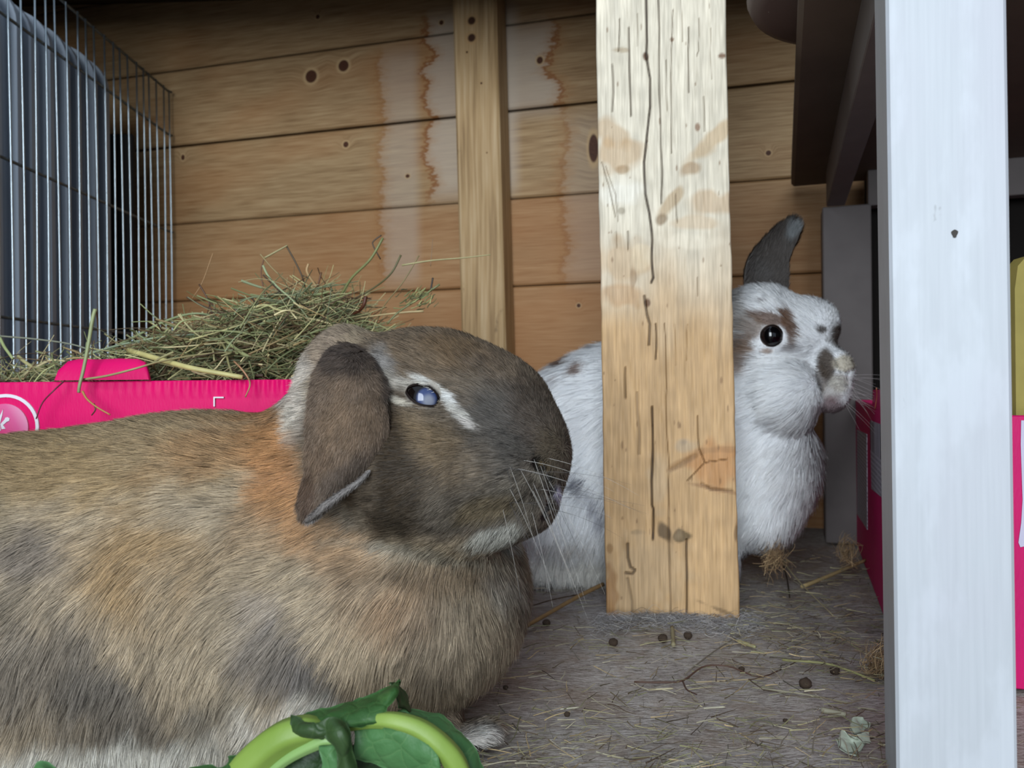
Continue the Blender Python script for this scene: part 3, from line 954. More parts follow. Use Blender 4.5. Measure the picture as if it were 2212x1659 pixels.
# yellow-green slab standing in the second box
V = []
c0 = P(2199, 860, .485); c1 = P(2189, 575, .485)
wd = .05
outl = [(0, .006), (0, .232 - .008), (.002, .238), (.007, .2435), (.012, .245), (wd, .247), (wd, .006)]
for y in (0.0, .012):
    for x, z in outl:
        V.append((c0[0] + x + (0.004 if z > .2 else 0) - .004 * (1 if z > .2 else 0), .487 + y, z))
m = len(outl)
sl = mesh('wooden_slab', V, [tuple(range(m)), tuple(range(m, 2 * m))[::-1]] + [(i, (i + 1) % m, m + (i + 1) % m, m + i) for i in range(m)], plain('yellow_green_wood', (176, 160, 88), .6, var=.2, scale=60))
tag(sl, 'yellow-green rounded slab standing in the magenta box at the right edge', 'slab')

# ------------------------------------------------------------------ implicit bodies
class Ell:
    def __init__(s, px, py, d, rx, ry, rd, rot=0.0, shrink=0.0, yaw=0.0):
        s.c = P(px, py, d).astype(np.float32)
        s.r = (np.array([rx * d / FPX, rd, ry * d / FPX]) - shrink).astype(np.float32)
        a, b = math.radians(rot), math.radians(yaw)
        s.M = (np.array([[math.cos(a), 0, math.sin(a)], [0, 1, 0], [-math.sin(a), 0, math.cos(a)]]) @
               np.array([[math.cos(b), math.sin(b), 0], [-math.sin(b), math.cos(b), 0], [0, 0, 1]])).astype(np.float32)

    def __call__(s, p):
        q = (p - s.c) @ s.M.T
        a = q / s.r
        k0 = np.sqrt((a * a).sum(-1)) + 1e-9
        b = a / s.r
        k1 = np.sqrt((b * b).sum(-1)) + 1e-9
        return k0 * (k0 - 1) / k1


def smin(a, b, k):
    h = np.clip(0.5 + 0.5 * (b - a) / k, 0, 1)
    return b * (1 - h) + a * h - k * h * (1 - h)


def make_sdf(groups, kk, floor_z=None, cuts=()):
    """groups: [(k, [prims])]; kk: blend between groups; cuts: [(points, radius, k)] grooves"""
    def f(p):
        p = np.asarray(p, np.float32)
        tot = None
        for k, prims in groups:
            g = None
            for e in prims:
                v = e(p)
                g = v if g is None else smin(g, v, k)
            tot = g if tot is None else smin(tot, g, kk)
        for pts, r, k in cuts:
            d = None
            for a, b in zip(pts[:-1], pts[1:]):
                a = np.asarray(a, np.float32); b = np.asarray(b, np.float32)
                ab = b - a
                t = np.clip(((p - a) @ ab) / float(ab @ ab), 0, 1)
                v = np.sqrt(((p - a - t[..., None] * ab) ** 2).sum(-1)) - r
                d = v if d is None else np.minimum(d, v)
            tot = -smin(-tot, d, k)
        if floor_z is not None:
            tot = -smin(-tot, p[..., 2] - floor_z, 0.006)
        return tot
    return f


def grad(f, p, e=0.0008):
    g = np.stack([f(p + np.array(v) * e) - f(p - np.array(v) * e) for v in ((1, 0, 0), (0, 1, 0), (0, 0, 1))], -1)
    return g / (np.linalg.norm(g, axis=-1, keepdims=True) + 1e-9)


def hit(f, px, py, d0=0.2, d1=1.0):
    r = ray(px, py); o = np.array([0, 0, CAMZ])
    ds = np.linspace(d0, d1, 800)
    v = f(o + r * ds[:, None])
    i = np.argmax(v < 0)
    if v[i] >= 0: return None
    a, b = ds[i - 1], ds[i]
    for _ in range(20):
        m = (a + b) / 2
        if f((o + r * m)[None])[0] < 0: b = m
        else: a = m
    return o + r * b


def surface_nets(f, lo, hi, h):
    lo, hi = np.array(lo, float), np.array(hi, float)
    n = np.ceil((hi - lo) / h).astype(int) + 1
    xs = [(lo[a] + h * np.arange(n[a])).astype(np.float32) for a in range(3)]
    val = np.empty(n, np.float32)
    for i0 in range(0, n[0], 16):
        g = np.stack(np.meshgrid(xs[0][i0:i0 + 16], xs[1], xs[2], indexing='ij'), -1)
        val[i0:i0 + 16] = f(g)
    s = val < 0
    c = s[:-1, :-1, :-1].astype(np.int8)
    tot = np.zeros(tuple(n - 1), np.int8)
    for dx in (0, 1):
        for dy in (0, 1):
            for dz in (0, 1):
                tot += s[dx:n[0] - 1 + dx, dy:n[1] - 1 + dy, dz:n[2] - 1 + dz]
    act = (tot > 0) & (tot < 8)
    ci = np.argwhere(act)
    vid = -np.ones(act.shape, np.int64)
    vid[act] = np.arange(len(ci))
    acc = np.zeros((len(ci), 3)); cnt = np.zeros(len(ci))
    corners = [(a, b, c) for a in (0, 1) for b in (0, 1) for c in (0, 1)]
    for a in corners:
        for ax in range(3):
            if a[ax]: continue
            b = list(a); b[ax] = 1
            va = val[ci[:, 0] + a[0], ci[:, 1] + a[1], ci[:, 2] + a[2]]
            vb = val[ci[:, 0] + b[0], ci[:, 1] + b[1], ci[:, 2] + b[2]]
            m = (va < 0) != (vb < 0)
            t = va / (va - vb + 1e-20)
            q = np.array(a, float)[None] + np.zeros((len(ci), 3))
            q[:, ax] += t
            acc[m] += q[m]; cnt[m] += 1
    V = lo + (ci + acc / cnt[:, None]) * h
    F = []
    for ax in range(3):
        o1, o2 = [(1, 2), (2, 0), (0, 1)][ax]
        a = s; sl0 = [slice(None)] * 3; sl1 = [slice(None)] * 3
        sl0[ax] = slice(0, -1); sl1[ax] = slice(1, None)
        for o in (o1, o2):
            sl0[o] = slice(1, -1); sl1[o] = slice(1, -1)
        x0, x1 = s[tuple(sl0)], s[tuple(sl1)]
        e = np.argwhere(x0 != x1)
        sign = x0[tuple(e.T)]
        base = e.copy(); base[:, o1] += 1; base[:, o2] += 1
        def vv(d1, d2):
            q = base.copy(); q[:, o1] -= d1; q[:, o2] -= d2
            return vid[tuple(q.T)]
        q = np.stack([vv(1, 1), vv(0, 1), vv(0, 0), vv(1, 0)], -1)
        q[~sign] = q[~sign][:, ::-1]
        F.append(q)
    F = np.concatenate(F)
    for _ in range(2):
        g = grad(f, V)
        V = V - g * f(V)[:, None] * 0.8
    return V, F


def mesh_np(name, V, F, mat, parent=None, smooth=True):
    me = bpy.data.meshes.new(name)
    V = np.asarray(V, np.float32); F = np.asarray(F, np.int32)
    me.vertices.add(len(V)); me.vertices.foreach_set('co', V.ravel())
    me.loops.add(F.size); me.loops.foreach_set('vertex_index', F.ravel())
    me.polygons.add(len(F))
    me.polygons.foreach_set('loop_start', np.arange(0, F.size, F.shape[1], dtype=np.int32))
    me.update(calc_edges=True)
    if smooth: me.polygons.foreach_set('use_smooth', [True] * len(F))
    me.materials.append(mat)
    o = bpy.data.objects.new(name, me); COL.objects.link(o)
    if parent: o.parent = parent
    return o


def vcol(o, C, name='coat'):
    ca = o.data.color_attributes.new(name, 'FLOAT_COLOR', 'POINT')
    ca.data.foreach_set('color', np.concatenate([np.clip(C, 0, 1), np.ones((len(C), 1))], 1).astype(np.float32).ravel())


def mat_attr(name, attr='coat', rough=0.6, spec=0.2, k=1.0):
    t = NT(name)
    a = t.new('ShaderNodeAttribute', attribute_name=attr)
    n = t.noise(t.coord(), 900.0, 2.0)
    c = t.mix(1.0, a.outputs['Color'], t.ramp(n, [(.3, (.8 * k,) * 3), (.7, (1.1 * k,) * 3)]), 'MULTIPLY')
    return t.out(c, rough, 0, spec)


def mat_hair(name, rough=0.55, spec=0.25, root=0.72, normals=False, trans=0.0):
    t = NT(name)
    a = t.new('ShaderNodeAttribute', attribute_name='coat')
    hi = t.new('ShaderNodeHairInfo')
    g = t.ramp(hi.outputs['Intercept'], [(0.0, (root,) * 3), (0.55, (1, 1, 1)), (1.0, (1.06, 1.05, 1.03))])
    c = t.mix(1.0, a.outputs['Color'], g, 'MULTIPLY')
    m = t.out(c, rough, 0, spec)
    if normals:
        at = t.new('ShaderNodeAttribute', attribute_name='skin_normal')
        t.put(t.b.inputs['Normal'], at.outputs['Vector'])
    if trans <= 0: return m
    tr = t.new('ShaderNodeBsdfTranslucent')
    t.put(tr.inputs[0], c)
    mx = t.new('ShaderNodeMixShader')
    mx.inputs[0].default_value = trans
    t.t.links.new(t.b.outputs[0], mx.inputs[1]); t.t.links.new(tr.outputs[0], mx.inputs[2])
    t.t.links.new(mx.outputs[0], t.n['Material Output'].inputs[0])
    return m


def curves_obj(name, pts, rad, col, mat, parent=None, nrm=None):
    N, n = pts.shape[:2]
    hc = bpy.data.hair_curves.new(name)
    hc.add_curves([n] * N)
    hc.attributes['position'].data.foreach_set('vector', pts.astype(np.float32).ravel())
    r = hc.attributes.get('radius') or hc.attributes.new('radius', 'FLOAT', 'POINT')
    r.data.foreach_set('value', np.ascontiguousarray(np.broadcast_to(rad, (N, n)), dtype=np.float32).ravel())
    c = hc.attributes.new('coat', 'FLOAT_COLOR', 'CURVE')
    c.data.foreach_set('color', np.concatenate([np.clip(col, 0, 1), np.ones((N, 1))], 1).astype(np.float32).ravel())
    if nrm is not None:
        q = norm(nrm + RNG.normal(0, .28, nrm.shape))
        a = hc.attributes.new('skin_normal', 'FLOAT_VECTOR', 'CURVE')
        a.data.foreach_set('vector', q.astype(np.float32).ravel())
    hc.materials.append(mat)
    o = bpy.data.objects.new(name, hc); COL.objects.link(o)
    if parent: o.parent = parent
    return o


def sample_surface(V, F, count, weight=None):
    if F.shape[1] == 4: T = np.concatenate([F[:, [0, 1, 2]], F[:, [0, 2, 3]]])
    else: T = F
    a, b, c = V[T[:, 0]], V[T[:, 1]], V[T[:, 2]]
    cr = np.cross(b - a, c - a)
    ar = np.linalg.norm(cr, axis=1)
    w = ar if weight is None else ar * weight((a + b + c) / 3, cr / (ar[:, None] + 1e-12))
    idx = np.searchsorted(np.cumsum(w) / w.sum(), RNG.random(count))
    idx = np.minimum(idx, len(T) - 1)
    u, v = RNG.random(count), RNG.random(count)
    m = u + v > 1
    u[m], v[m] = 1 - u[m], 1 - v[m]
    p = a[idx] + (b - a)[idx] * u[:, None] + (c - a)[idx] * v[:, None]
    return p, cr[idx] / (ar[idx][:, None] + 1e-12)


def norm(v): return v / (np.linalg.norm(v, axis=-1, keepdims=True) + 1e-12)


def grow(p, n, flow, length, lift, clump, clumpsize, radius, nseg=5, wild=0.0004, mess=0.12):
    N = len(p)
    fl = flow + vnoise(p, 70.0) * mess + vnoise(p, 260.0, 5.0) * mess * .8
    t = norm(fl - n * (fl * n).sum(-1, keepdims=True))
    ln = length * (0.75 + 0.5 * RNG.random(N))
    ln = ln * (1 + 0.18 * vnoise(p, 140.0, 9.0)[:, 0])
    lf = lift * (0.7 + 0.6 * RNG.random(N))
    cell = np.floor(p / clumpsize[:, None] if np.ndim(clumpsize) else p / clumpsize + vnoise(p, 300.0) * .4).astype(np.int64)
    key = (cell[:, 0] * 73856093) ^ (cell[:, 1] * 19349663) ^ (cell[:, 2] * 83492791)
    _, inv = np.unique(key, return_inverse=True)
    cnt = np.bincount(inv)
    cen = np.stack([np.bincount(inv, p[:, a]) / cnt for a in range(3)], -1)[inv]
    cl = np.broadcast_to(clump, (N,))[:, None]
    s = np.linspace(0, 1, nseg)[None, :, None]
    dirn = norm(n * np.sin(lf)[:, None] + t * np.cos(lf)[:, None])
    d2 = norm(n * (np.sin(lf) * .35)[:, None] + t)
    Q = p[:, None] + ln[:, None, None] * (dirn[:, None] * s * (1 - .5 * s) + d2[:, None] * s * s * .5)
    Q = Q + (cen - p)[:, None] * (s ** 1.3) * cl[:, :, None]
    Q = Q + RNG.normal(0, wild, (N, 1, 3)) * s ** 2
    rad = radius * (1 - .75 * s[0, :, 0] ** 1.5)
    return Q, np.broadcast_to(rad, (N, nseg))


class Coat:
    """coat colours of a rabbit: a base tone plus soft patches laid out over its flank"""
    def __init__(s, base): s.base = lina(base); s.p = []
    def add(s, cx, cy, rx, ry, c, st=1.0, rot=0.0, soft=0.5, jag=0.38): s.p.append((cx, cy, rx, ry, lina(c), st, math.radians(rot), soft, jag)); return s
    def __call__(s, pos):
        px, py = to_px(pos)
        C = np.tile(s.base, (len(pos), 1))
        nz = vnoise(pos, 60.0)[:, 0] + .5 * vnoise(pos, 180.0, 3.0)[:, 1]
        for cx, cy, rx, ry, c, st, a, soft, jag in s.p:
            u = (px - cx) * math.cos(a) + (py - cy) * math.sin(a)
            v = -(px - cx) * math.sin(a) + (py - cy) * math.cos(a)
            r = np.hypot(u / rx, v / ry) + jag * nz
            m = np.clip((1 + soft - r) / (2 * soft), 0, 1)
            m = (m * m * (3 - 2 * m) * st)[:, None]
            C = C * (1 - m) + c * m
        return C


def make_eye(f, parent, px, py, a, b, rot, R, protr, outer, lidcol, rimcol, mat_eye, mat_skin, toward=0.4, lid_lift=0.0005):
    h = hit(f, px, py)
    n = grad(f, h[None])[0]
    n = norm(n + toward * np.array([0, -1, 0]) * 1.0)
    rr = math.radians(-rot)
    e1 = np.array([math.cos(rr), 0, math.sin(rr)])
    e1 = norm(e1 - n * np.dot(e1, n))
    e2 = np.cross(e1, n)
    if e2[2] < 0: e2 = -e2
    c = h - n * (R - protr)
    vs, fs = [], []
    A, B = 20, 28
    for i in range(A + 1):
        ph = math.pi * i / A
        for k in range(B):
            w = 2 * math.pi * k / B
            vs.append(c + R * (n * math.cos(ph) + (e1 * math.cos(w) + e2 * math.sin(w)) * math.sin(ph)))
    for i in range(A):
        for k in range(B):
            k2 = (k + 1) % B
            fs.append((i * B + k, i * B + k2, (i + 1) * B + k2, (i + 1) * B + k))
    eye = mesh('eye', vs, fs, mat_eye(c, n, e1, e2, R), parent, smooth=True)
    S, T = 48, 9
    V = []
    for j in range(T):
        t = j / (T - 1)
        for k in range(S):
            w = 2 * math.pi * k / S
            ix = a * math.cos(w); iy = b * math.sin(w) * (1 - .35 * math.cos(w) ** 2)
            ox = outer * math.cos(w); oy = outer * .82 * math.sin(w)
            x, y = ix + (ox - ix) * t, iy + (oy - iy) * t
            q = h + e1 * x + e2 * y
            sp = math.sqrt(max(R * R - x * x - y * y, 0)) - (R - protr) + lid_lift
            z = 0.003
            for _ in range(12):
                z -= float(f((q + n * z)[None])[0]) * .8
            z = max(min(z, .004), -.006)
            tt = t * t * (3 - 2 * t)
            hh = sp * (1 - tt) + (z - .0004) * tt
            hh = max(hh, z - .0004) if t > .5 else hh
            if x * x + y * y < (R * .93) ** 2: hh = max(hh, sp)
            V.append(q + n * (hh + .0005 * math.sin(math.pi * min(1, t * 2.2)) if t < .45 else q * 0 + hh))if False else V.append(q + n * hh)
    F = []
    for j in range(T - 1):
        for k in range(S):
            k2 = (k + 1) % S
            F.append((j * S + k, (j + 1) * S + k, (j + 1) * S + k2, j * S + k2))
    V = np.array(V); F = np.array(F)
    nn = np.cross(V[F[0][1]] - V[F[0][0]], V[F[0][3]] - V[F[0][0]])
    if np.dot(nn, n) < 0: F = F[:, ::-1]
    lid = mesh_np('eyelid', V, F, mat_skin, parent)
    tcol = np.repeat(np.linspace(0, 1, T), S)
    m = np.clip((tcol - .13) * 5, 0, 1)[:, None]
    vcol(lid, lina(rimcol) * (1 - m) + lina(lidcol) * m)
    fur_faces = F[S * 1:]
    return dict(h=h, n=n, e1=e1, e2=e2, V=V, F=fur_faces, a=a, b=b, outer=outer)


def eye_mask(eye, p, k=1.0):
    """True where the lid opening is (no hair)"""
    q = p - eye['h']
    x, y = q @ eye['e1'], q @ eye['e2']
    front = (q @ eye['n']) > -.012
    return front & (((x / (eye['a'] * k)) ** 2 + (y / (eye['b'] * k)) ** 2) < 1)


def mat_eye_blue(c, n, e1, e2, R):
    t = NT('blue_patch_eye')  # bluish patch off-centre on the dark eyeball
    co = t.coord()
    def dist(off1, off2):
        q = c + n * R * .9 + e1 * off1 + e2 * off2
        v = t.new('ShaderNodeVectorMath', operation='DISTANCE')
        t.put(v.inputs[0], co); v.inputs[1].default_value = tuple(q)
        return v.outputs['Value']
    d = dist(0.0022, -0.0006)
    m = t.sstep(d, 0.0052, 0.0036)
    n1 = t.noise(co, 420.0, 2.0)
    d2 = dist(0.0034, -0.0014)
    blue = t.mix(t.sstep(d2, .0040, .0012), t.mix(n1, lin(40, 52, 92), lin(72, 86, 128)), lin(132, 136, 150))
    return t.out(t.mix(m, lin(16, 11, 9), blue), .12, 0, .5)


def mat_eye_dark(c, n, e1, e2, R):
    t = NT('dark_eye')
    co = t.coord()
    v = t.new('ShaderNodeVectorMath', operation='DISTANCE')
    t.put(v.inputs[0], co); v.inputs[1].default_value = tuple(c + n * R)
    m = t.sstep(v.outputs['Value'], R * .72, R * .78)
    return t.out(t.mix(m, lin(8, 7, 10), lin(38, 28, 26)), .06, 0, .6)


def ear(name, rows, parent, coat, thick=0.0028, curl=0.006, nu=17, lining=None, mat=None, shift=(0, 0, 0), rowsn=40, dk=1.0):
    """rows: (left px, left py, right px, right py, depth of the middle, curl)"""
    R = spline(np.array(rows, float), rowsn)
    front, backs = [], []
    us = np.linspace(-1, 1, nu)
    for r in R:
        lx, ly, rx, ry, d, cu = r
        for u in us:
            px = lx + (rx - lx) * (u + 1) / 2
            py = ly + (ry - ly) * (u + 1) / 2
            dd = d + cu * (u * u)
            th = thick * math.sqrt(max(0.0, 1 - abs(u) ** 4)) + .0002
            front.append(P(px, py, dd) + np.array(shift))
            backs.append(P(px, py, dd) + np.array([0, th * dk, 0]) + np.array(shift))
    V = np.array(front + backs)
    n = len(front)
    F = []
    for j in range(rowsn - 1):
        for k in range(nu - 1):
            F.append((j * nu + k, (j + 1) * nu + k, (j + 1) * nu + k + 1, j * nu + k + 1))
            F.append((n + j * nu + k, n + j * nu + k + 1, n + (j + 1) * nu + k + 1, n + (j + 1) * nu + k))
    for j in range(rowsn - 1):
        F.append((j * nu, n + j * nu, n + (j + 1) * nu, (j + 1) * nu))
        F.append((j * nu + nu - 1, (j + 1) * nu + nu - 1, n + (j + 1) * nu + nu - 1, n + j * nu + nu - 1))
    for k in range(nu - 1):
        F.append((k, k + 1, n + k + 1, n + k))
        q = (rowsn - 1) * nu
        F.append((q + k, n + q + k, n + q + k + 1, q + k + 1))
    F = np.array(F)
    # orient
    a = np.cross(V[F[0][1]] - V[F[0][0]], V[F[0][3]] - V[F[0][0]])
    if a[1] > 0: F = F[:, ::-1]
    o = mesh_np(name, V, F, mat, parent)
    vcol(o, coat(V))
    return o, V, F

# ------------------------------------------------------------------ brown lop-eared rabbit
M_SKIN = mat_attr('rabbit_hide')
M_HAIR = mat_hair('rabbit_fur', normals=True)


def nest(root):
    """each coat hangs under the piece it grows on"""
    ch = list(root.children)
    NAMES = list(COL.objects)
    body = [o for o in ch if o.name.split('.')[0] == 'body'][0]
    last_ear = None
    order = sorted([o for o in ch if o.name.startswith('ear')], key=lambda o: NAMES.index(o))
    for o in order:
        b = o.name.split('.')[0]
        if b == 'ear': last_ear = o
        elif b in ('ear_fur', 'ear_hem'):
            o.parent = last_ear; o.matrix_parent_inverse = Matrix()
        elif b == 'ear_hem_fur':
            o.parent = last_ear; o.matrix_parent_inverse = Matrix()
    for o in ch:
        b = o.name.split('.')[0]
        if b == 'fur':
            o.parent = body; o.matrix_parent_inverse = Matrix()
        if b.endswith('fur') or b == 'whiskers': o['kind'] = 'stuff'


def brown_rabbit():
    root = empty('rabbit', tuple(P(450, 1600, .43) * np.array([1, 1, 0])))
    tag(root, 'large brown lop-eared rabbit in the foreground, with a blue patch on its eye', 'rabbit')
    root_loc = np.array(root.location)
    hb, hh = 0.0042, 0.0012      # room left for the coat
    body = [Ell(-250, 1290, .44, 400, 385, .090, 0, hb), Ell(110, 1325, .432, 430, 400, .090, 0, hb), Ell(330, 1250, .432, 280, 350, .084, 0, hb), Ell(500, 1285, .43, 330, 400, .088, 0, hb),
            Ell(850, 1275, .415, 300, 265, .068, 0, hb), Ell(720, 1010, .42, 160, 200, .052, 0, hb),
            Ell(60, 1440, .405, 270, 250, .062, 20, hb), Ell(660, 1380, .392, 190, 220, .052, 0, hb), Ell(-560, 1330, .445, 150, 130, .035, 0, hb)]
    head = [Ell(905, 880, .392, 235, 172, .036, 4, hh), Ell(1075, 895, .385, 125, 125, .029, 35, hh), Ell(1145, 990, .376, 92, 112, .020, -15, hh),
            Ell(925, 1020, .376, 190, 160, .036, -12, hh), Ell(1105, 1085, .374, 100, 78, .018, -15, hh), Ell(750, 860, .40, 100, 158, .032, 0, hh),
            Ell(1090, 1010, .366, 85, 75, .022, 0, hh), Ell(985, 1120, .374, 130, 62, .020, -8, hh)]
    foot = [Ell(1012, 1582, .386, 62, 22, .013, 8, .002), Ell(945, 1560, .392, 60, 50, .016, 20, .003), Ell(1010, 1540, .455, 60, 22, .012, 8, .002), Ell(1060, 1592, .384, 22, 16, .006, 10, 0), Ell(1036, 1600, .379, 24, 15, .006, 5, 0), Ell(1066, 1578, .390, 20, 14, .006, 12, 0)]
    f0 = make_sdf([(.024, body), (.012, head), (.005, foot)], .012, 0.001)
    gp = [(1160, 1000), (1176, 1014), (1189, 1036), (1193, 1062), (1188, 1092), (1178, 1112)]
    gpts = [hit(f0, *q) + np.array([0, .0006, 0]) for q in gp]
    f = make_sdf([(.024, body), (.012, head), (.005, foot)], .012, 0.001, cuts=[(gpts, .0022, .0015)])
    V, F = surface_nets(f, (-.56, .30, -.004), (.07, .60, .245), .00175)
    coat = Coat((188, 170, 144))
    A = coat.add
    A(250, 980, 560, 110, (180, 154, 116), .8, -3); A(60, 1020, 200, 110, (170, 144, 104), .6)  # tan upper back, its colour lightened to stand in for light from above
    A(610, 990, 75, 150, (182, 128, 80), .8, -8); A(470, 970, 140, 60, (178, 136, 94), .6, -20); A(600, 1130, 110, 60, (178, 136, 92), .5, -30)
    A(330, 1230, 170, 110, (174, 142, 98), .75, 20); A(470, 1380, 170, 150, (180, 164, 140), .7); A(560, 1210, 90, 90, (176, 156, 128), .6)
    A(80, 1180, 110, 70, (118, 110, 106), .65, 25); A(90, 1400, 170, 130, (112, 106, 100), .68, 30); A(250, 1510, 170, 80, (122, 115, 106), .8, 10)
    A(20, 1290, 90, 50, (140, 128, 110), .5); A(610, 1400, 90, 75, (122, 115, 110), .72, 20); A(700, 1450, 80, 40, (112, 108, 106), .7, 20)
    A(500, 1540, 110, 70, (140, 134, 122), .5); A(590, 1295, 60, 40, (160, 152, 148), .4); A(230, 1655, 480, 70, (238, 234, 222), .95, 0, .4); A(680, 1540, 150, 66, (250, 242, 228), 1.0, -8, .35)
    A(560, 1620, 120, 50, (206, 200, 186), .8); A(0, 1110, 70, 50, (176, 160, 130), .5)
    A(740, 1150, 100, 70, (172, 132, 92), .6, 20); A(870, 1310, 60, 60, (176, 138, 102), .6); A(820, 1260, 120, 90, (176, 148, 118), .5)
    A(980, 1370, 130, 110, (150, 136, 118), .6); A(1110, 1240, 60, 90, (112, 104, 94), .8); A(960, 1230, 170, 30, (120, 100, 78), .7, 0)
    A(1080, 1250, 40, 40, (170, 164, 154), .4)
    # head
    A(960, 930, 310, 235, (112, 99, 84), 1.0, 0, .10, .08); A(1130, 1010, 130, 170, (106, 97, 86), 1.0, 0, .15, .08)
    A(920, 760, 220, 60, (122, 104, 84), .8); A(1010, 765, 70, 36, (112, 88, 60), .55, 20); A(1090, 800, 60, 40, (112, 96, 80), .7, 30)
    A(1070, 930, 80, 110, (80, 76, 72), .8, -20); A(1170, 900, 50, 90, (84, 72, 62), .7, -20); A(1190, 980, 30, 50, (96, 84, 66), .6)
    A(900, 945, 100, 48, (142, 120, 90), .7, 5); A(960, 1010, 110, 60, (126, 108, 86), .6, 0); A(980, 1100, 90, 50, (98, 92, 84), .6)
    A(870, 1075, 50, 130, (60, 50, 38), .85, 0, .5); A(850, 960, 30, 110, (60, 48, 34), .85, 0, .5); A(820, 1130, 90, 40, (62, 54, 44), .6, 15)  # dark cheek fur, deepened to paint in the ear's shadow
    A(1130, 1080, 70, 55, (124, 116, 104), .7, -20); A(1060, 1095, 60, 25, (124, 106, 74), .5, -10); A(1168, 1022, 18, 18, (160, 152, 136), .8); A(1176, 1003, 14, 8, (130, 110, 72), .9, 30)
    A(1066, 1158, 70, 22, (186, 184, 174), .9, -16, .35); A(930, 1188, 160, 14, (150, 142, 126), .8, 8, .5); A(760, 1110, 60, 22, (150, 140, 124), .7, 35)
    A(835, 782, 26, 40, (150, 148, 146), .75, -30); A(850, 822, 34, 16, (160, 154, 144), .8, 20); A(700, 770, 70, 60, (158, 140, 124), .7); A(655, 850, 26, 90, (222, 212, 200), .9, 8)
    A(640, 905, 20, 30, (214, 206, 192), .7); A(1206, 1066, 12, 26, (196, 190, 212), .9, 0, .3); A(1190, 1110, 36, 30, (84, 70, 60), .7)
    # pale ring round the eye, with the tear streak
    A(945, 838, 52, 11, (206, 204, 198), .95, 28, .35, .1); A(985, 868, 26, 12, (214, 214, 212), .95, 55, .35, .1); A(1005, 898, 40, 12, (190, 186, 178), .9, 48, .4, .1)
    A(868, 866, 30, 7, (204, 196, 180), .9, 22, .35, .1); A(900, 830, 40, 9, (176, 170, 160), .8, 8, .4, .1); A(1020, 918, 16, 7, (214, 206, 200), .7, 30)
    for k in range(34):
        r = np.random.default_rng(k)
        A(1075 + 95 * r.random(), 960 + 125 * r.random(), 3.6, 3.0, (34, 28, 22), .85, 0, .3, 0)
    # paw
    A(1035, 1594, 62, 32, (246, 238, 228), 1.0); A(960, 1560, 50, 30, (140, 122, 104), .7); A(1062, 1570, 14, 6, (90, 84, 80), .7, 20)
    px, py = to_px(V)
    C = coat(V)
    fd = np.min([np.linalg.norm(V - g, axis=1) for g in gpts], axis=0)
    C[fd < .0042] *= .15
    bo = mesh_np('body', V, F, M_SKIN, None)
    vcol(bo, C * .6)
    bo.parent = root; bo.matrix_parent_inverse = Matrix.Translation(-Vector(root_loc))
    kids = [bo]
    ey = make_eye(f, None, 914, 856, .0078, .0040, 24, .0098, .0034, .0135, (176, 168, 156), (26, 18, 15), mat_eye_blue, M_SKIN, toward=.5)
    VV = np.concatenate([V, ey['V']]); FF = np.concatenate([F, ey['F'] + len(V)])

    def wt(c, n):
        x, y = to_px(c)
        vis = np.where(n[:, 1] > .25, .25, 1.0)
        hd = np.where((x > 640) & (y < 1200) & (c[:, 1] < .47), 1.7, 1.0)
        off = np.where((x < -40) | (y > 1720), .3, 1.0)
        return vis * hd * off
    p, n = sample_surface(VV, FF, 460000, wt)
    n = grad(f, p)
    x, y = to_px(p)
    # the head region, as a soft mask
    hm = np.clip((x - 655) / 60, 0, 1) * np.clip((1195 + (x - 900) * -.02 - y) / 26, 0, 1)
    fh = make_sdf([(.012, head)], .012)
    hm = hm * np.clip(1 - fh(p) / .006, 0, 1)
    ft = (y > 1525) & (x > 905)
    keep = ~eye_mask(ey, p, 1.1) & (p[:, 2] > .0015)
    gd = np.min([np.linalg.norm(p - g, axis=1) for g in gpts], axis=0)
    keep &= gd > .0030
    keep &= ~((np.abs(x - 1205) < 9) & (np.abs(y - 1063) < 24) & (n[:, 1] < 0) & (RNG.random(len(p)) < .5))
    p, n, x, y, hm, ft = p[keep], n[keep], x[keep], y[keep], hm[keep], ft[keep]
    # coat direction
    low = np.clip((y - 900) / 550, 0, 1)
    ang = np.radians(8 + 60 * low + 14 * np.clip((x - 600) / 400, 0, 1) + 10 * np.sin(x / 130))
    fb = np.stack([-np.cos(ang), 0 * ang + .05, -np.sin(ang)], -1)
    nose = P(1275, 960, .352)
    fhd = norm(p - nose) + np.array([-.15, 0, -.12])
    fl = fb * (1 - hm[:, None]) + fhd * hm[:, None]
    fl[ft] = np.array([.9, -.2, -.25])
    ln = .0078 + .004 * np.clip((y - 1150) / 300, 0, 1)
    ln = ln * (1 - hm) + .0046 * hm
    mz = np.clip((x - 1040) / 120, 0, 1) * hm
    ln = ln * (1 - .5 * mz)
    nearE = np.linalg.norm(p - ey['h'], axis=1)
    ln = np.where(nearE < .013, .0022 + .16 * nearE, ln)
    ln[ft] = .0045
    lift = np.radians(22 + 9 * (1 - hm)) * np.where(nearE < .012, .6, 1.0)
    C = coat(p)
    Q, R = grow(p, n, fl, ln, lift, .50 * (1 - hm) + .35 * hm, .0021, .000074, mess=.30)
    # agouti ticking: tips and single hairs vary
    tick = vnoise(p * np.array([1, 1, 1]), 330.0, 2.0)[:, 0]
    C = C * (.90 + .30 * tick[:, None] + RNG.normal(0, .18, (len(p), 1)))
    C[RNG.random(len(p)) < .09] *= .4
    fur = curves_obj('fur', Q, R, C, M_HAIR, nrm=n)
    kids.append(fur)
    # lop ear hanging over the cheek
    ec = Coat((116, 100, 86))
    ec.add(750, 900, 60, 80, (124, 102, 80), .7); ec.add(745, 770, 70, 30, (72, 62, 56), .8); ec.add(700, 1000, 40, 60, (112, 92, 74), .6)
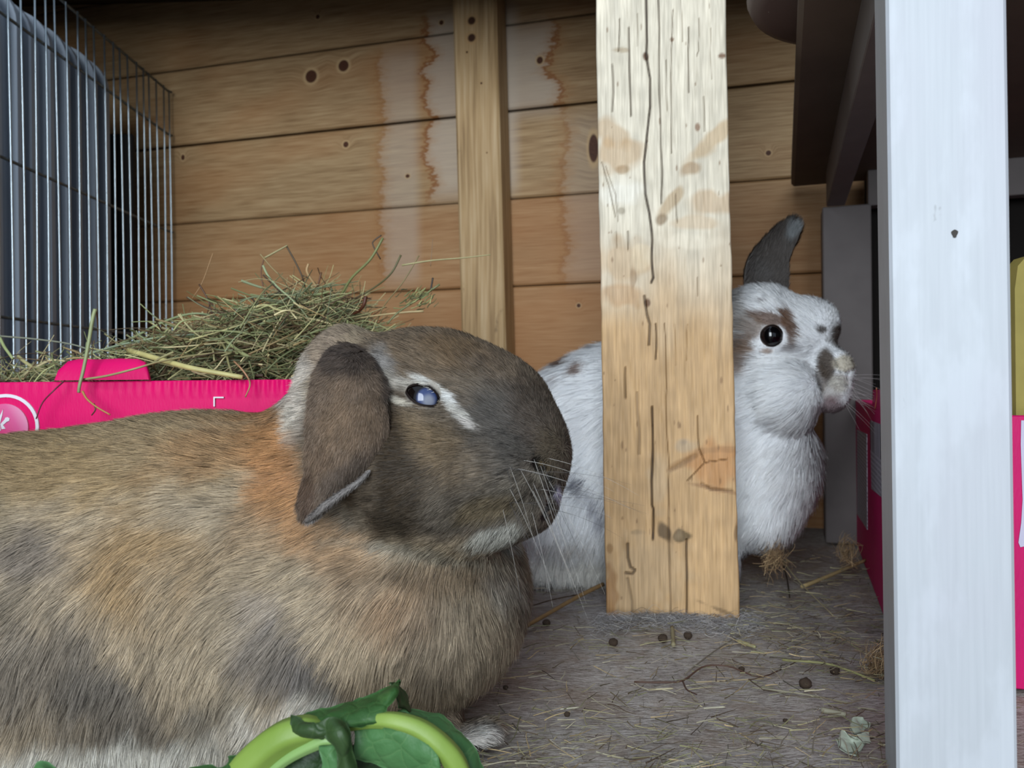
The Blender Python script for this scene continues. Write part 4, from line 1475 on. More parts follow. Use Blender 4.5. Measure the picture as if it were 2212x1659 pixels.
    ec.add(820, 800, 14, 60, (74, 66, 62), .7, -15); ec.add(760, 1010, 80, 30, (80, 72, 66), .6, -35); ec.add(668, 1060, 16, 50, (84, 66, 54), .8)
    ec.add(715, 1075, 60, 9, (150, 148, 146), .7, -40, .4, .1); ec.add(690, 1106, 20, 9, (150, 148, 146), .7, -35, .4, .1)
    rows = [(738, 744, 762, 742, .376, .003), (712, 762, 785, 757, .362, .006), (692, 792, 812, 790, .352, .009), (677, 830, 826, 830, .346, .009), (668, 878, 837, 882, .343, .008),
            (665, 930, 838, 928, .342, .007), (662, 980, 828, 972, .342, .007), (658, 1030, 802, 1010, .343, .006), (650, 1062, 768, 1040, .344, .005), (645, 1088, 732, 1070, .3445, .003),
            (650, 1108, 704, 1096, .345, .002), (664, 1119, 684, 1112, .3455, .001)]
    e, EV, EF = ear('ear', rows, None, ec, mat=M_SKIN)
    e['label'] = 'grey-brown lop ear hanging over the cheek'
    kids.append(e)
    # rolled pale hem where the inside of the ear shows
    hem = [(672, 1118, .3445), (690, 1105, .342), (712, 1086, .340), (745, 1062, .340), (775, 1042, .341), (800, 1016, .343)]
    hp = spline([P(*q) for q in hem], 24)
    hv, hf = tube(hp, np.concatenate([np.linspace(.0008, .0014, 8), np.linspace(.0014, .0004, 16)]), 8)
    hemo = mesh('ear_hem', hv, hf, plain('pale_ear_lining', (132, 128, 126), .7), None, smooth=True)
    kids.append(hemo)
    p, n = sample_surface(EV, EF, 52000, lambda c, n: np.where(n[:, 1] < .3, 1.0, .35))
    fe = np.tile(np.array([-.25, 0, -1.0]), (len(p), 1))
    Q, R = grow(p, n, fe, np.full(len(p), .0042), np.radians(np.full(len(p), 20.0)), .2, .002, .00008, mess=.3)
    C = ec(p) * (1 + .25 * vnoise(p, 400.)[:, :1] + RNG.normal(0, .12, (len(p), 1)))
    kids.append(curves_obj('ear_fur', Q, R, C, M_HAIR, nrm=n))
    hvv, hff = np.array(hv), np.array([q for q in hf if len(q) == 4])
    p, n = sample_surface(hvv, hff, 2600)
    Q, R = grow(p, n, np.tile(np.array([-.7, 0, -.7]), (len(p), 1)), np.full(len(p), .0022), np.radians(np.full(len(p), 20.0)), .2, .002, .00008, mess=.3)
    kids.append(curves_obj('ear_hem_fur', Q, R, lina((128, 122, 118)) * (1 + RNG.normal(0, .15, (len(p), 1))), M_HAIR, nrm=n))
    # far ear on the hidden side of the head
    rows2 = [(a, b, c, d, .432 + (.376 - q[0]) * .6, -.006) for (a, b, c, d, *q) in [(r[0] + 30, r[1] + 18, r[2] - 10, r[3] + 18, r[4]) for r in rows]]
    e2, _, _ = ear('ear', rows2, None, ec, mat=M_SKIN)
    kids.append(e2)
    # whiskers
    wp, wc = [], []
    for k in range(34):
        r = np.random.default_rng(100 + k)
        sx, sy = 1085 + 100 * r.random(), 985 + 120 * r.random()
        h = hit(f, sx, sy)
        if h is None: continue
        side = np.array([.25 + .5 * r.random(), -.35 - .3 * r.random(), -1.0 - .3 * r.random()]) if k % 3 else np.array([1.0, -.2, -.25 + .4 * r.random()])
        L = .03 + .022 * r.random()
        s = np.linspace(0, 1, 8)[:, None]
        wp.append(h + norm(side) * L * s + np.array([0, 0, -.008]) * s * s)
        wc.append((lina((44, 38, 36)) if r.random() < .75 else lina((150, 145, 138))))
    w = curves_obj('whiskers', np.array(wp), np.linspace(.00008, .00002, 8)[None], np.array(wc), mat_hair('whisker', .35, .5, 1.0))
    kids.append(w)
    for o in kids[1:] + [o for o in COL.objects if o.name.startswith(('eye',)) and o.parent is None]:
        o.parent = root; o.matrix_parent_inverse = Matrix.Translation(-Vector(root_loc))
    nest(root)
    return root, f


BROWN, FB = brown_rabbit()

# ------------------------------------------------------------------ white rabbit behind the post
M_FUR_W = mat_hair('white_rabbit_fur', .6, .2, .9, normals=True)


def attach(root, objs):
    for o in objs:
        o.parent = root
        o.matrix_parent_inverse = Matrix.Translation(-Vector(root.location))


def white_rabbit():
    root = empty('rabbit', tuple(P(1450, 1250, .69) * np.array([1, 1, 0])))
    tag(root, 'white rabbit with brown spots and a dark round eye, peering out from behind the post', 'rabbit')
    hb, hh = .006, .003
    E = lambda x, y, d, *r: Ell(x, y, d + .014, *r)
    body = [E(1400, 990, .715, 330, 262, .075, 0, hb), E(1250, 1080, .70, 180, 165, .075, 0, hb), E(1560, 980, .695, 140, 200, .058, 20, hb),
            E(1650, 1000, .675, 118, 150, .046, 0, hb), E(1640, 1090, .672, 82, 88, .040, 12, hb), E(1240, 1215, .672, 130, 44, .020, 0, .004),
            E(1565, 1195, .672, 32, 62, .014, 0, .003), E(1535, 1190, .71, 32, 60, .014, 0, .003), E(1040, 1130, .74, 60, 55, .022, 0, .006)]
    head = [E(1645, 725, .668, 108, 112, .040, 0, hh), E(1728, 722, .658, 98, 76, .030, 38, hh), E(1800, 795, .642, 47, 58, .022, 25, hh),
            E(1690, 850, .655, 90, 92, .038, 0, hh), E(1800, 850, .645, 38, 44, .018, 0, .002), E(1590, 880, .68, 110, 160, .045, 0, hb), E(1665, 940, .672, 84, 66, .036, 0, hb)]
    f0 = make_sdf([(.016, body), (.010, head)], .014, .001)
    # the split lip
    gp = [(1806, 786), (1818, 803), (1833, 806), (1846, 796)]
    g2 = [(1833, 806), (1831, 830)]
    gpts = [hit(f0, *q) for q in gp]; gpt2 = [hit(f0, *q) for q in g2]
    f = make_sdf([(.016, body), (.010, head)], .014, .001, cuts=[(gpts, .0010, .002), (gpt2, .0010, .002)])
    V, F = surface_nets(f, (-.07, .57, -.004), (.31, .82, .285), .0026)
    coat = Coat((251, 252, 254))
    A = coat.add
    # back spots
    A(1262, 738, 36, 13, (96, 74, 62), 1, -15, .3, .3); A(1236, 772, 26, 13, (104, 78, 64), 1, -20, .3, .3); A(1272, 792, 12, 16, (120, 90, 74), .9, 30, .3, .3)
    A(1206, 776, 16, 11, (110, 90, 80), .9); A(1300, 742, 16, 10, (96, 80, 72), .95); A(1205, 858, 6, 8, (150, 112, 92), .7); A(1222, 812, 6, 10, (150, 130, 120), .6, 20)
    A(1262, 1040, 16, 26, (84, 84, 100), .85, -20, .4, .3); A(1290, 1080, 14, 40, (110, 110, 126), .7, -25, .4, .3); A(1230, 1160, 60, 10, (168, 156, 142), .6, 0)
    A(1230, 1215, 120, 30, (232, 228, 218), .8)
    # face patches
    A(1668, 690, 40, 15, (112, 84, 66), .9, 10, .3, .25); A(1708, 700, 17, 28, (116, 86, 66), .95, -18, .3, .2); A(1718, 728, 12, 24, (122, 96, 80), .85, 5, .3, .2)
    A(1625, 712, 26, 26, (128, 106, 88), .8, 0, .4, .3); A(1614, 742, 20, 20, (112, 92, 78), .8); A(1660, 758, 16, 7, (160, 128, 106), .8, 0); A(1706, 752, 22, 8, (120, 110, 110), .6)
    A(1610, 770, 20, 40, (150, 116, 86), .75, 15, .4, .3); A(1600, 650, 26, 70, (140, 130, 118), .7, 0, .5, .2); A(1660, 657, 9, 5, (120, 112, 112), .8, 0, .3, .1)
    A(1776, 713, 12, 9, (84, 76, 70), .95, 0, .3, .1); A(1788, 735, 8, 8, (100, 90, 82), .6); A(1787, 785, 17, 40, (84, 70, 58), .95, -5, .3, .2); A(1818, 728, 30, 26, (84, 72, 62), .95, 30, .3, .2)
    A(1840, 752, 26, 16, (100, 84, 74), .9, 20); A(1775, 815, 12, 26, (88, 76, 66), .8, 0, .3, .2); A(1801, 845, 22, 16, (150, 138, 126), .6); A(1862, 800, 20, 50, (120, 96, 90), .8)
    A(1826, 785, 25, 17, (206, 196, 176), .95, 0, .25, .05); A(1815, 826, 20, 18, (206, 200, 188), .9, 0, .3, .1); A(1805, 885, 36, 24, (120, 84, 88), .8, -10)
    A(1640, 1190, 50, 30, (176, 176, 190), .4)
    C = coat(V)
    bo = mesh_np('body', V, F, M_SKIN, None)
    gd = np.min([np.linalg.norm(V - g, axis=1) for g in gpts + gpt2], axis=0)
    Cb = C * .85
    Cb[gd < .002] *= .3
    vcol(bo, Cb)
    kids = [bo]
    ey = make_eye(f, None, 1668, 725, .0089, .0083, 5, .0098, .0050, .0145, (150, 132, 120), (30, 20, 18), mat_eye_dark, M_SKIN, toward=.6)
    VV = np.concatenate([V, ey['V']]); FF = np.concatenate([F, ey['F'] + len(V)])

    def wt(c, n):
        x, y = to_px(c)
        hd = np.where(x > 1560, 1.6, 1.0)
        return np.where(n[:, 1] > .3, .2, 1.0) * hd * np.where((x < 1120), .4, 1.0)
    p, n = sample_surface(VV, FF, 150000, wt)
    n = grad(f, p)
    x, y = to_px(p)
    hm = np.clip((x - 1590) / 30, 0, 1) * np.clip((930 - y) / 50, 0, 1)
    gd = np.min([np.linalg.norm(p - g, axis=1) for g in gpts + gpt2], axis=0)
    keep = ~eye_mask(ey, p, 1.08) & (p[:, 2] > .001) & (gd > .0017)
    p, n, x, y, hm = p[keep], n[keep], x[keep], y[keep], hm[keep]
    low = np.clip((y - 780) / 400, 0, 1)
    ang = np.radians(20 + 60 * low)
    fb = np.stack([-np.cos(ang), 0 * ang, -np.sin(ang)], -1)
    fhd = norm(p - P(1860, 790, .625)) + np.array([-.1, 0, -.15])
    fl = fb * (1 - hm[:, None]) + fhd * hm[:, None]
    ln = np.full(len(p), .018)
    ln = ln * (1 - hm) + .0095 * hm
    mz = np.clip((x - 1730) / 50, 0, 1) * hm
    ln = ln * (1 - .8 * mz)
    nearE = np.linalg.norm(p - ey['h'], axis=1)
    ln = np.where(nearE < .018, .0022 + .2 * np.clip(nearE - .008, 0, 1), ln)
    ck = np.exp(-((x - 1700) / 50) ** 2 - ((y - 890) / 50) ** 2)
    ln = ln * (1 + .5 * ck)
    C = coat(p) * (1 + RNG.normal(0, .06, (len(p), 1)) + .06 * vnoise(p, 200.)[:, :1])
    Q, R = grow(p, n, fl, ln, np.radians(np.full(len(p), 26.0)), .45 * (1 - hm) + .2 * hm, .005, .00013, mess=.35, wild=.0008)
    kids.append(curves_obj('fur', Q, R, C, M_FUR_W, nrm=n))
    # upright grey ear, and its twin hidden behind the post
    ec = Coat((84, 78, 74)); ec.add(1712, 500, 12, 22, (128, 132, 134), .8, 20); ec.add(1640, 590, 30, 24, (96, 92, 90), .7); ec.add(1716, 474, 14, 8, (56, 52, 48), .9)
    rows = [(1618, 622, 1712, 632, .672, -.001), (1618, 596, 1714, 606, .672, -.003), (1622, 568, 1714, 580, .672, -.004), (1634, 542, 1718, 556, .672, -.004), (1654, 518, 1726, 532, .672, -.004),
            (1675, 496, 1735, 514, .672, -.004), (1696, 478, 1741, 497, .672, -.003), (1711, 469, 1742, 481, .672, -.002), (1722, 465, 1735, 469, .672, 0)]
    for k, sh in enumerate([(0, 0, 0), (-.056, .03, .002)]):
        rr = rows if k == 0 else rows
        e, EV, EF = ear('ear', rr, None, ec, mat=M_SKIN, thick=.0035, shift=(sh[0], sh[1] + .014, sh[2]))
        kids.append(e)
        if k == 0: e['label'] = 'upright dark grey ear'
        p, n = sample_surface(EV, EF, 9000)
        Q, R = grow(p, n, np.tile(np.array([.45, 0, .9]), (len(p), 1)), np.full(len(p), .006), np.radians(np.full(len(p), 22.)), .2, .003, .00013, mess=.3)
        kids.append(curves_obj('ear_fur', Q, R, ec(p - np.array(sh)) * (1 + RNG.normal(0, .1, (len(p), 1))), M_HAIR, nrm=n))
    # whiskers and chin hairs
    wp, wc = [], []
    for k in range(26):
        r = np.random.default_rng(400 + k)
        h = hit(f, 1795 + 45 * r.random(), 800 + 60 * r.random(), .4)
        if h is None: continue
        sd = norm(np.array([.3 + .8 * r.random(), -.6, -.9 + 1.2 * r.random()]))
        s = np.linspace(0, 1, 8)[:, None]
        wp.append(h + sd * (.02 + .02 * r.random()) * s + np.array([0, 0, -.006]) * s * s)
        wc.append(lina((170, 160, 160)))
    kids.append(curves_obj('whiskers', np.array(wp), np.linspace(.00011, .00003, 8)[None], np.array(wc), mat_hair('pale_whisker', .35, .5, 1.0)))
    attach(root, kids + [o for o in COL.objects if o.name.startswith('eye') and o.parent is None])
    nest(root)
    return root, f


WHITE, FW = white_rabbit()


# ------------------------------------------------------------------ hay
M_HAY = mat_hair('hay_strand', .6, .3, 1.0)
HAYC = [(150, 152, 104), (128, 134, 90), (176, 168, 122), (190, 176, 132), (112, 116, 76), (150, 128, 88), (104, 84, 58), (84, 64, 46), (168, 160, 112), (140, 148, 112)]


def hay(name, centres, az, el, L, rad, bend, parent=None, cols=None, dark=1.0, kk=.03):
    N = len(centres)
    d = np.stack([np.cos(az) * np.cos(el), np.sin(az) * np.cos(el), np.sin(el)], -1)
    s = np.linspace(-.5, .5, 6)[None, :, None]
    side = norm(np.cross(d, norm(RNG.normal(size=(N, 3)))))
    Q = centres[:, None] + d[:, None] * L[:, None, None] * s + side[:, None] * (bend * L)[:, None, None] * (1 - 4 * s * s)
    kink = RNG.normal(0, 1, (N, 1, 3)) * (L * kk)[:, None, None] * np.sin(s * 7.0)
    Q = Q + kink
    R = rad[:, None] * np.linspace(1.0, .45, 6)[None]
    pal = np.array([lina(c) for c in (cols or HAYC)])
    C = pal[RNG.integers(0, len(pal), N)] * (1 + RNG.normal(0, .28, (N, 1))).clip(.3) * dark
    return Q, R, C


# heap in the pink box
def heap_h(x):
    px = x / .64 * FPX + W / 2
    xs = [-60, 0, 60, 130, 230, 340, 430, 520, 600, 680, 740, 790, 850, 940]
    hs = [792, 790, 790, 786, 780, 752, 705, 680, 655, 620, 640, 690, 745, 795]
    y = np.interp(px, xs, hs)
    return CAMZ + (H / 2 - y) / FPX * .64


N = 7600
X = RNG.uniform(-.398, -.092, N * 2)
w_ = (heap_h(X) - .135)
X = X[RNG.random(len(X)) < w_ / w_.max()][:N]
N = len(X)
Y = RNG.uniform(.552, .755, N)
top = heap_h(X) - ((Y - .64) / .11) ** 2 * .016
Z = .13 + (top - .13) * RNG.random(N) ** .62
az = RNG.normal(.2, .7, N) + np.where(RNG.random(N) < .25, RNG.uniform(0, 3, N), 0)
el = RNG.normal(.14, .42, N)
L = RNG.uniform(.012, .075, N)
L = np.minimum(L, .02 + 1.0 * np.minimum(X + .398, -.088 - X) + .03)
Q, R, C = hay('h', np.stack([X, Y, Z], -1), az, el, L, RNG.uniform(.00016, .0007, N) * (1 + (RNG.random(N) < .04)), RNG.normal(0, .09, N), dark=.8)
Q[..., 1] = np.maximum(Q[..., 1], .5415)
Q[..., 2] = np.maximum(Q[..., 2], .02)
m_ = (Q[..., 2] < .176)
Q[..., 0] = np.where(m_, np.clip(Q[..., 0], -.400, -.086), Q[..., 0])
# a denser body under the loose top, colour darkened for the shaded inside
N2 = 2600
X2 = RNG.uniform(-.39, -.095, N2); Y2 = RNG.uniform(.548, .76, N2)
Z2 = .02 + (np.minimum(heap_h(X2), .19) - .03) * RNG.random(N2)
Q2, R2, C2 = hay('h', np.stack([X2, Y2, Z2], -1), RNG.uniform(0, 6.3, N2), RNG.normal(0, .4, N2), RNG.uniform(.02, .05, N2), RNG.uniform(.0006, .0012, N2), RNG.normal(0, .1, N2), dark=.6)
Q2[..., 1] = np.clip(Q2[..., 1], .5425, .764); Q2[..., 0] = np.clip(Q2[..., 0], -.399, -.087); Q2[..., 2] = np.maximum(Q2[..., 2], .006)
hp = curves_obj('hay_heap', np.concatenate([Q, Q2]), np.concatenate([R, R2]), np.concatenate([C, C2]), M_HAY)
tag(hp, 'tangled heap of green and tan hay filling the pink box', 'hay', kind='stuff')

# single strands that can be told apart
M_ST = {}


def straw(pxs, r0, r1, rgb, label, group=None, seg=7, flat=False, cat='straw'):
    pts = spline([P(*q) for q in pxs], 4 * len(pxs) + 2)
    pts[:, 2] = np.maximum(pts[:, 2], r0 * .6)
    vs, fs = tube(pts, np.linspace(r0, r1, len(pts)), seg)
    if rgb not in M_ST: M_ST[rgb] = plain('straw_tone', rgb, .5, var=.25, scale=160, spec=.4)
    o = mesh('straw', vs, fs, M_ST[rgb], smooth=True)
    tag(o, label, cat, group)
    return o


straw([(278, 757, .560), (330, 772, .548), (400, 792, .532), (455, 803, .5305), (524, 815, .5310)], .0021, .0016, (206, 194, 128), 'thick pale yellow straw lying slanted across the rim of the pink box')
straw([(206, 668, .53), (200, 690, .529), (190, 750, .526), (180, 800, .524), (172, 832, .5225), (170, 848, .523)], .0013, .0010, (158, 166, 118), 'broad green blade hanging down over the front of the pink box, left of the flap')
straw([(208, 668, .531), (211, 700, .545), (212, 730, .56)], .0006, .0004, (112, 84, 62), 'short brown stalk beside the tip of the green blade')
straw([(178, 820, .527), (230, 812, .522), (290, 797, .52), (350, 780, .53), (440, 765, .55), (520, 760, .56)], .0008, .0006, (172, 160, 112), 'long tan stalk crossing in front of the torn flap')
straw([(178, 845, .5235), (188, 862, .5225), (210, 880, .522), (238, 896, .522)], .0008, .0005, (190, 138, 78), 'orange-brown stalk curling down the face of the pink box')
straw([(203, 872, .523), (206, 885, .522), (198, 897, .5225)], .0006, .0004, (96, 60, 48), 'tiny dark hooked stalk on the face of the pink box')
straw([(230, 758, .60), (290, 728, .59), (350, 697, .585), (400, 680, .58), (440, 678, .58), (480, 690, .59)], .0011, .0006, (150, 160, 116), 'long arched green blade in front of the wire panel')
straw([(180, 768, .56), (260, 745, .565), (350, 728, .57), (430, 722, .575)], .0009, .0007, (148, 162, 128), 'straight green blade reaching from the flap to the heap')
straw([(505, 818, .54), (494, 786, .55), (485, 750, .56), (462, 722, .565)], .0007, .0009, (150, 142, 96), 'thin crooked tan stalk in the middle of the heap')
straw([(505, 780, .548), (520, 795, .535), (535, 815, .532), (540, 832, .5245), (530, 858, .524)], .0006, .0005, (190, 140, 104), 'reddish stalk bending over the rim in the middle of the pink box')
straw([(140, 822, .53), (118, 842, .5225), (92, 870, .522), (78, 905, .522)], .0005, .0004, (112, 40, 60), 'thin dark stalk running down to the round badge')
straw([(0, 726, .60), (80, 733, .60), (160, 745, .60), (225, 768, .60)], .0007, .0005, (140, 142, 122), 'thin grey-green stalk lying level before the left wires')
straw([(0, 730, .57), (10, 750, .565), (28, 775, .56)], .0011, .0010, (166, 176, 120), 'short bright green stem at the left photo edge')
straw([(570, 558, .62), (621, 530, .62)], .0008, .0006, (170, 158, 112), 'short pale stalk at the very top of the heap, left of the bent brown one')
straw([(571, 556, .62), (564, 588, .62), (572, 640, .62), (580, 700, .63)], .0005, .0005, (120, 82, 56), 'thin upright reddish-brown stalk rising from the heap')
straw([(618, 530, .621), (640, 570, .62), (655, 605, .62), (663, 650, .63), (664, 690, .63)], .0007, .0006, (86, 70, 48), 'bent dark brown stalk standing tallest left of centre')
straw([(666, 570, .62), (664, 590, .62), (690, 630, .625), (705, 660, .63)], .0009, .0013, (196, 160, 112), 'flat tan sliver of stalk with a bent tip')
straw([(694, 588, .62), (685, 620, .62), (668, 650, .63)], .0008, .0006, (112, 74, 46), 'short brown stalk leaning right beside the tan sliver')
straw([(827, 514, .60), (800, 560, .60), (760, 600, .605), (735, 640, .61), (700, 690, .62)], .0010, .0009, (132, 136, 84), 'long green stem leaning up to the right, its cut end pale')
straw([(824, 508, .61), (808, 520, .61), (806, 530, .61), (822, 560, .61)], .0006, .0005, (84, 66, 48), 'small dark hooked strand near the top of the long green stem')
straw([(866, 551, .60), (845, 590, .60), (810, 620, .605), (760, 648, .61), (730, 665, .62)], .0008, .0005, (104, 98, 62), 'dark stem leaning up right behind the long green one')
straw([(868, 573, .60), (930, 563, .60), (1000, 557, .60), (1060, 550, .60)], .0007, .0004, (178, 168, 118), 'pale stalk reaching level across the batten')
straw([(905, 552, .60), (870, 610, .60), (830, 660, .605), (812, 700, .61)], .0005, .0005, (146, 128, 86), 'thin tan stalk slanting in front of the planks')
straw([(790, 640, .60), (785, 660, .60), (770, 675, .605), (745, 680, .61), (720, 668, .62)], .0016, .0006, (92, 50, 30), 'dark red-brown curled leaf at the right of the heap')
straw([(935, 600, .60), (930, 630, .60)], .0007, .0007, (60, 52, 44), 'tiny dark stalk hanging below the level pale stalk')
straw([(930, 575, .60), (935, 515, .60)], .0003, .0002, (150, 120, 90), 'hair-thin strand crossing the level pale stalk')
straw([(950, 614, .60), (905, 645, .60), (860, 675, .60), (836, 700, .60)], .0008, .0007, (128, 128, 84), 'green seed-head stem leaning right above the rabbit')
straw([(915, 672, .60), (870, 675, .60), (810, 682, .605), (760, 690, .61)], .0009, .0005, (196, 172, 124), 'pale tan blade low above the head of the brown rabbit')
straw([(460, 547, .62), (437, 610, .62), (415, 645, .62)], .0004, .0003, (176, 136, 92), 'hair-thin tan stalk against the planks, left of the heap')
straw([(430, 614, .61), (450, 650, .61), (462, 700, .61), (470, 740, .61)], .0007, .0005, (92, 62, 40), 'curved dark brown stalk at the left end of the heap')
straw([(504, 665, .60), (530, 685, .60), (560, 705, .60)], .0014, .0012, (92, 72, 44), 'short stout brown stalk piece on the left of the heap')
straw([(515, 742, .575), (560, 744, .575), (600, 738, .575), (632, 732, .575)], .0022, .0010, (190, 176, 122), 'broad flat pale husk in the middle of the heap')
straw([(598, 738, .574), (640, 725, .574), (680, 700, .575), (706, 668, .58)], .0013, .0008, (176, 164, 112), 'curved pale blade climbing right through the heap')

# seed head on the leaning green stem
Nn = 60
bs = P(905, 645, .60)
c_ = bs + RNG.normal(0, 1, (Nn, 3)) * np.array([.007, .003, .004]) + np.array([.0, 0, .0])
Q, R, C = hay('s', c_, RNG.normal(.2, .5, Nn), RNG.normal(.6, .3, Nn), RNG.uniform(.004, .010, Nn), RNG.uniform(.0003, .0006, Nn), np.zeros(Nn), cols=[(110, 116, 74), (90, 92, 60), (140, 140, 92)])
sh = curves_obj('seed_head', Q, R, C, M_HAY)
tag(sh, 'loose green seed head on the leaning stem above the brown rabbit', 'seed head', kind='stuff')

# litter on the floor
N = 8200
PX = RNG.uniform(930, 1960, N); PY = 1190 + (1760 - 1190) * RNG.random(N) ** .8
w = 0.25 + 1.6 * np.exp(-((PX - 1760) / 150) ** 2 - ((PY - 1330) / 130) ** 2) + .18 * (PY > 1560) + .4 * np.exp(-((PX - 1400) / 240) ** 2 - ((PY - 1375) / 40) ** 2)
k_ = RNG.random(N) < w / 1.7
PX, PY = PX[k_], PY[k_]
Cn = np.array([on_floor(a, b) for a, b in zip(PX, PY)])
n_ = len(Cn)
X = RNG.uniform(-.7, .8, 1500); Y = RNG.uniform(.3, .98, 1500)
Cn = np.concatenate([Cn, np.stack([X, Y, X * 0], -1)]); N = len(Cn)
g_ = np.interp(to_px(Cn)[0], [1500, 1700], [0, 1])
Cn[:, 2] = .0005 + RNG.random(N) * (.0022 + .008 * g_ * (RNG.random(N) < .6))
Lh = RNG.uniform(.002, .020, N) * (1 + .6 * (RNG.random(N) < .1))
Q, R, C = hay('l', Cn, RNG.normal(.15, .9, N), RNG.normal(0, .07, N), Lh, RNG.uniform(.00008, .00038, N), RNG.normal(0, .03, N), kk=.008, dark=.85,
              cols=[(150, 142, 108), (128, 126, 92), (160, 152, 128), (104, 92, 72), (84, 70, 56), (160, 140, 104), (140, 132, 116), (110, 104, 92)])
Q[..., 2] = np.clip(Q[..., 2], .0003, .02)
lt = curves_obj('floor_hay', Q, R, C, M_HAY)
tag(lt, 'thin scattering of trodden hay over the grey floor', 'hay', kind='stuff')
# fine fluff and dust caught at the foot of the post
N = 3000
PX = RNG.uniform(1290, 1640, N); PY = 1345 + RNG.normal(0, 14, N) + 10 * np.sin(PX / 60)
Cn = np.array([on_floor(a, b) for a, b in zip(PX, PY)])
Cn[:, 2] = .0005 + RNG.random(N) * .0035
Cn[:, 1] = np.minimum(Cn[:, 1], .578)
Q, R, C = hay('l', Cn, RNG.normal(0., .7, N), RNG.normal(0, .25, N), RNG.uniform(.004, .016, N), RNG.uniform(.00005, .00012, N), RNG.normal(0, .2, N),
              cols=[(150, 146, 146), (130, 128, 130), (170, 166, 160), (110, 104, 98)])
Q[..., 2] = np.clip(Q[..., 2], .0003, .02)
fl_ = curves_obj('fluff', Q, R, C, M_HAY)
tag(fl_, 'grey fluff and dust gathered along the foot of the cracked post', 'fluff', kind='stuff')


def fstraw(pp, r0, r1, rgb, label, cat='straw', name='straw'):
    pts = []
    for (a, b, z) in pp:
        pts.append(on_floor(a, b, z))
    pts = spline(pts, 4 * len(pts) + 2)
    pts[:, 2] = np.maximum(pts[:, 2], r0 * .8)
    vs, fs = tube(pts, np.linspace(r0, r1, len(pts)), 7)
    if rgb not in M_ST: M_ST[rgb] = plain('straw_tone', rgb, .6, var=.25, scale=160, spec=.3)
    o = mesh(name, vs, fs, M_ST[rgb], smooth=True)
    tag(o, label, cat)
    return o


fstraw([(1732, 1268, .004), (1800, 1240, .006), (1872, 1209, .008)], .0017, .0014, (196, 172, 122), 'thick pale straw propped against the magenta box')
fstraw([(1303, 1262, .012), (1250, 1288, .008), (1190, 1322, .004), (1120, 1362, .002)], .0017, .0015, (150, 118, 78), 'long brown hay stem running from the post towards the brown rabbit')
fstraw([(1150, 1308, .001), (1200, 1294, .002), (1262, 1282, .002)], .0005, .0005, (84, 62, 44), 'thin dark stem parallel to the long brown one left of the post')
fstraw([(1684, 1204, .012), (1730, 1260, .006), (1800, 1330, .002)], .0007, .0005, (176, 162, 128), 'thin pale stalk slanting down right in front of the white rabbit')
fstraw([(1690, 1215, .006), (1700, 1250, .003), (1706, 1292, .001)], .0006, .0006, (60, 48, 38), 'short dark stalk under the chest of the white rabbit')
fstraw([(1370, 1473, .001), (1430, 1474, .0015), (1475, 1470, .002), (1520, 1440, .003), (1575, 1440, .003), (1640, 1462, .002), (1690, 1445, .001)], .0006, .0004, (92, 68, 56), 'thin branching brown twig on the floor below the post', 'twig', 'twig')
fstraw([(1475, 1472, .002), (1484, 1490, .001), (1505, 1500, .001)], .0005, .0004, (84, 62, 52), 'short side shoot lying at the fork of the thin brown twig', 'twig', 'twig')
fstraw([(1480, 1455, .001), (1560, 1395, .0015), (1640, 1350, .0015)], .0005, .0004, (128, 118, 104), 'faint grey stalk slanting up to the right corner of the post')
fstraw([(1436, 1338, .0012), (1500, 1338, .0015), (1608, 1340, .001)], .0007, .0005, (208, 206, 198), 'glossy white straw lying along the foot of the post')
fstraw([(1690, 1425, .002), (1790, 1435, .003), (1890, 1470, .001)], .0009, .0006, (160, 156, 104), 'greenish straw on the litter beside the magenta box')
fstraw([(1625, 1485, .001), (1740, 1500, .001), (1840, 1520, .001)], .0005, .0004, (160, 152, 128), 'long thin pale straw low on the right of the floor')
fstraw([(1595, 1385, .0015), (1632, 1398, .0015)], .0013, .0010, (176, 170, 120), 'short stubby yellow-green straw right of the post foot')
fstraw([(1452, 1356, .002), (1455, 1395, .001)], .0015, .0014, (150, 140, 108), 'short straw stub standing out below the post')
fstraw([(1775, 1535, .001), (1828, 1545, .001)], .0016, .0013, (156, 150, 128), 'short flat pale straw above the dried leaf')
fstraw([(1520, 1530, .001), (1566, 1527, .001)], .0005, .0005, (200, 194, 170), 'tiny white straw in the middle of the floor')
fstraw([(1210, 1532, .001), (1250, 1528, .001)], .0004, .0004, (200, 194, 170), 'tiny white straw near the paw of the brown rabbit')
fstraw([(1400, 1490, .001), (1454, 1487, .001)], .0005, .0005, (196, 184, 150), 'short pale straw below the brown twig fork')
fstraw([(1500, 1474, .001), (1650, 1466, .001)], .0004, .0004, (176, 158, 124), 'pale straw lying beneath the arch of the brown twig')
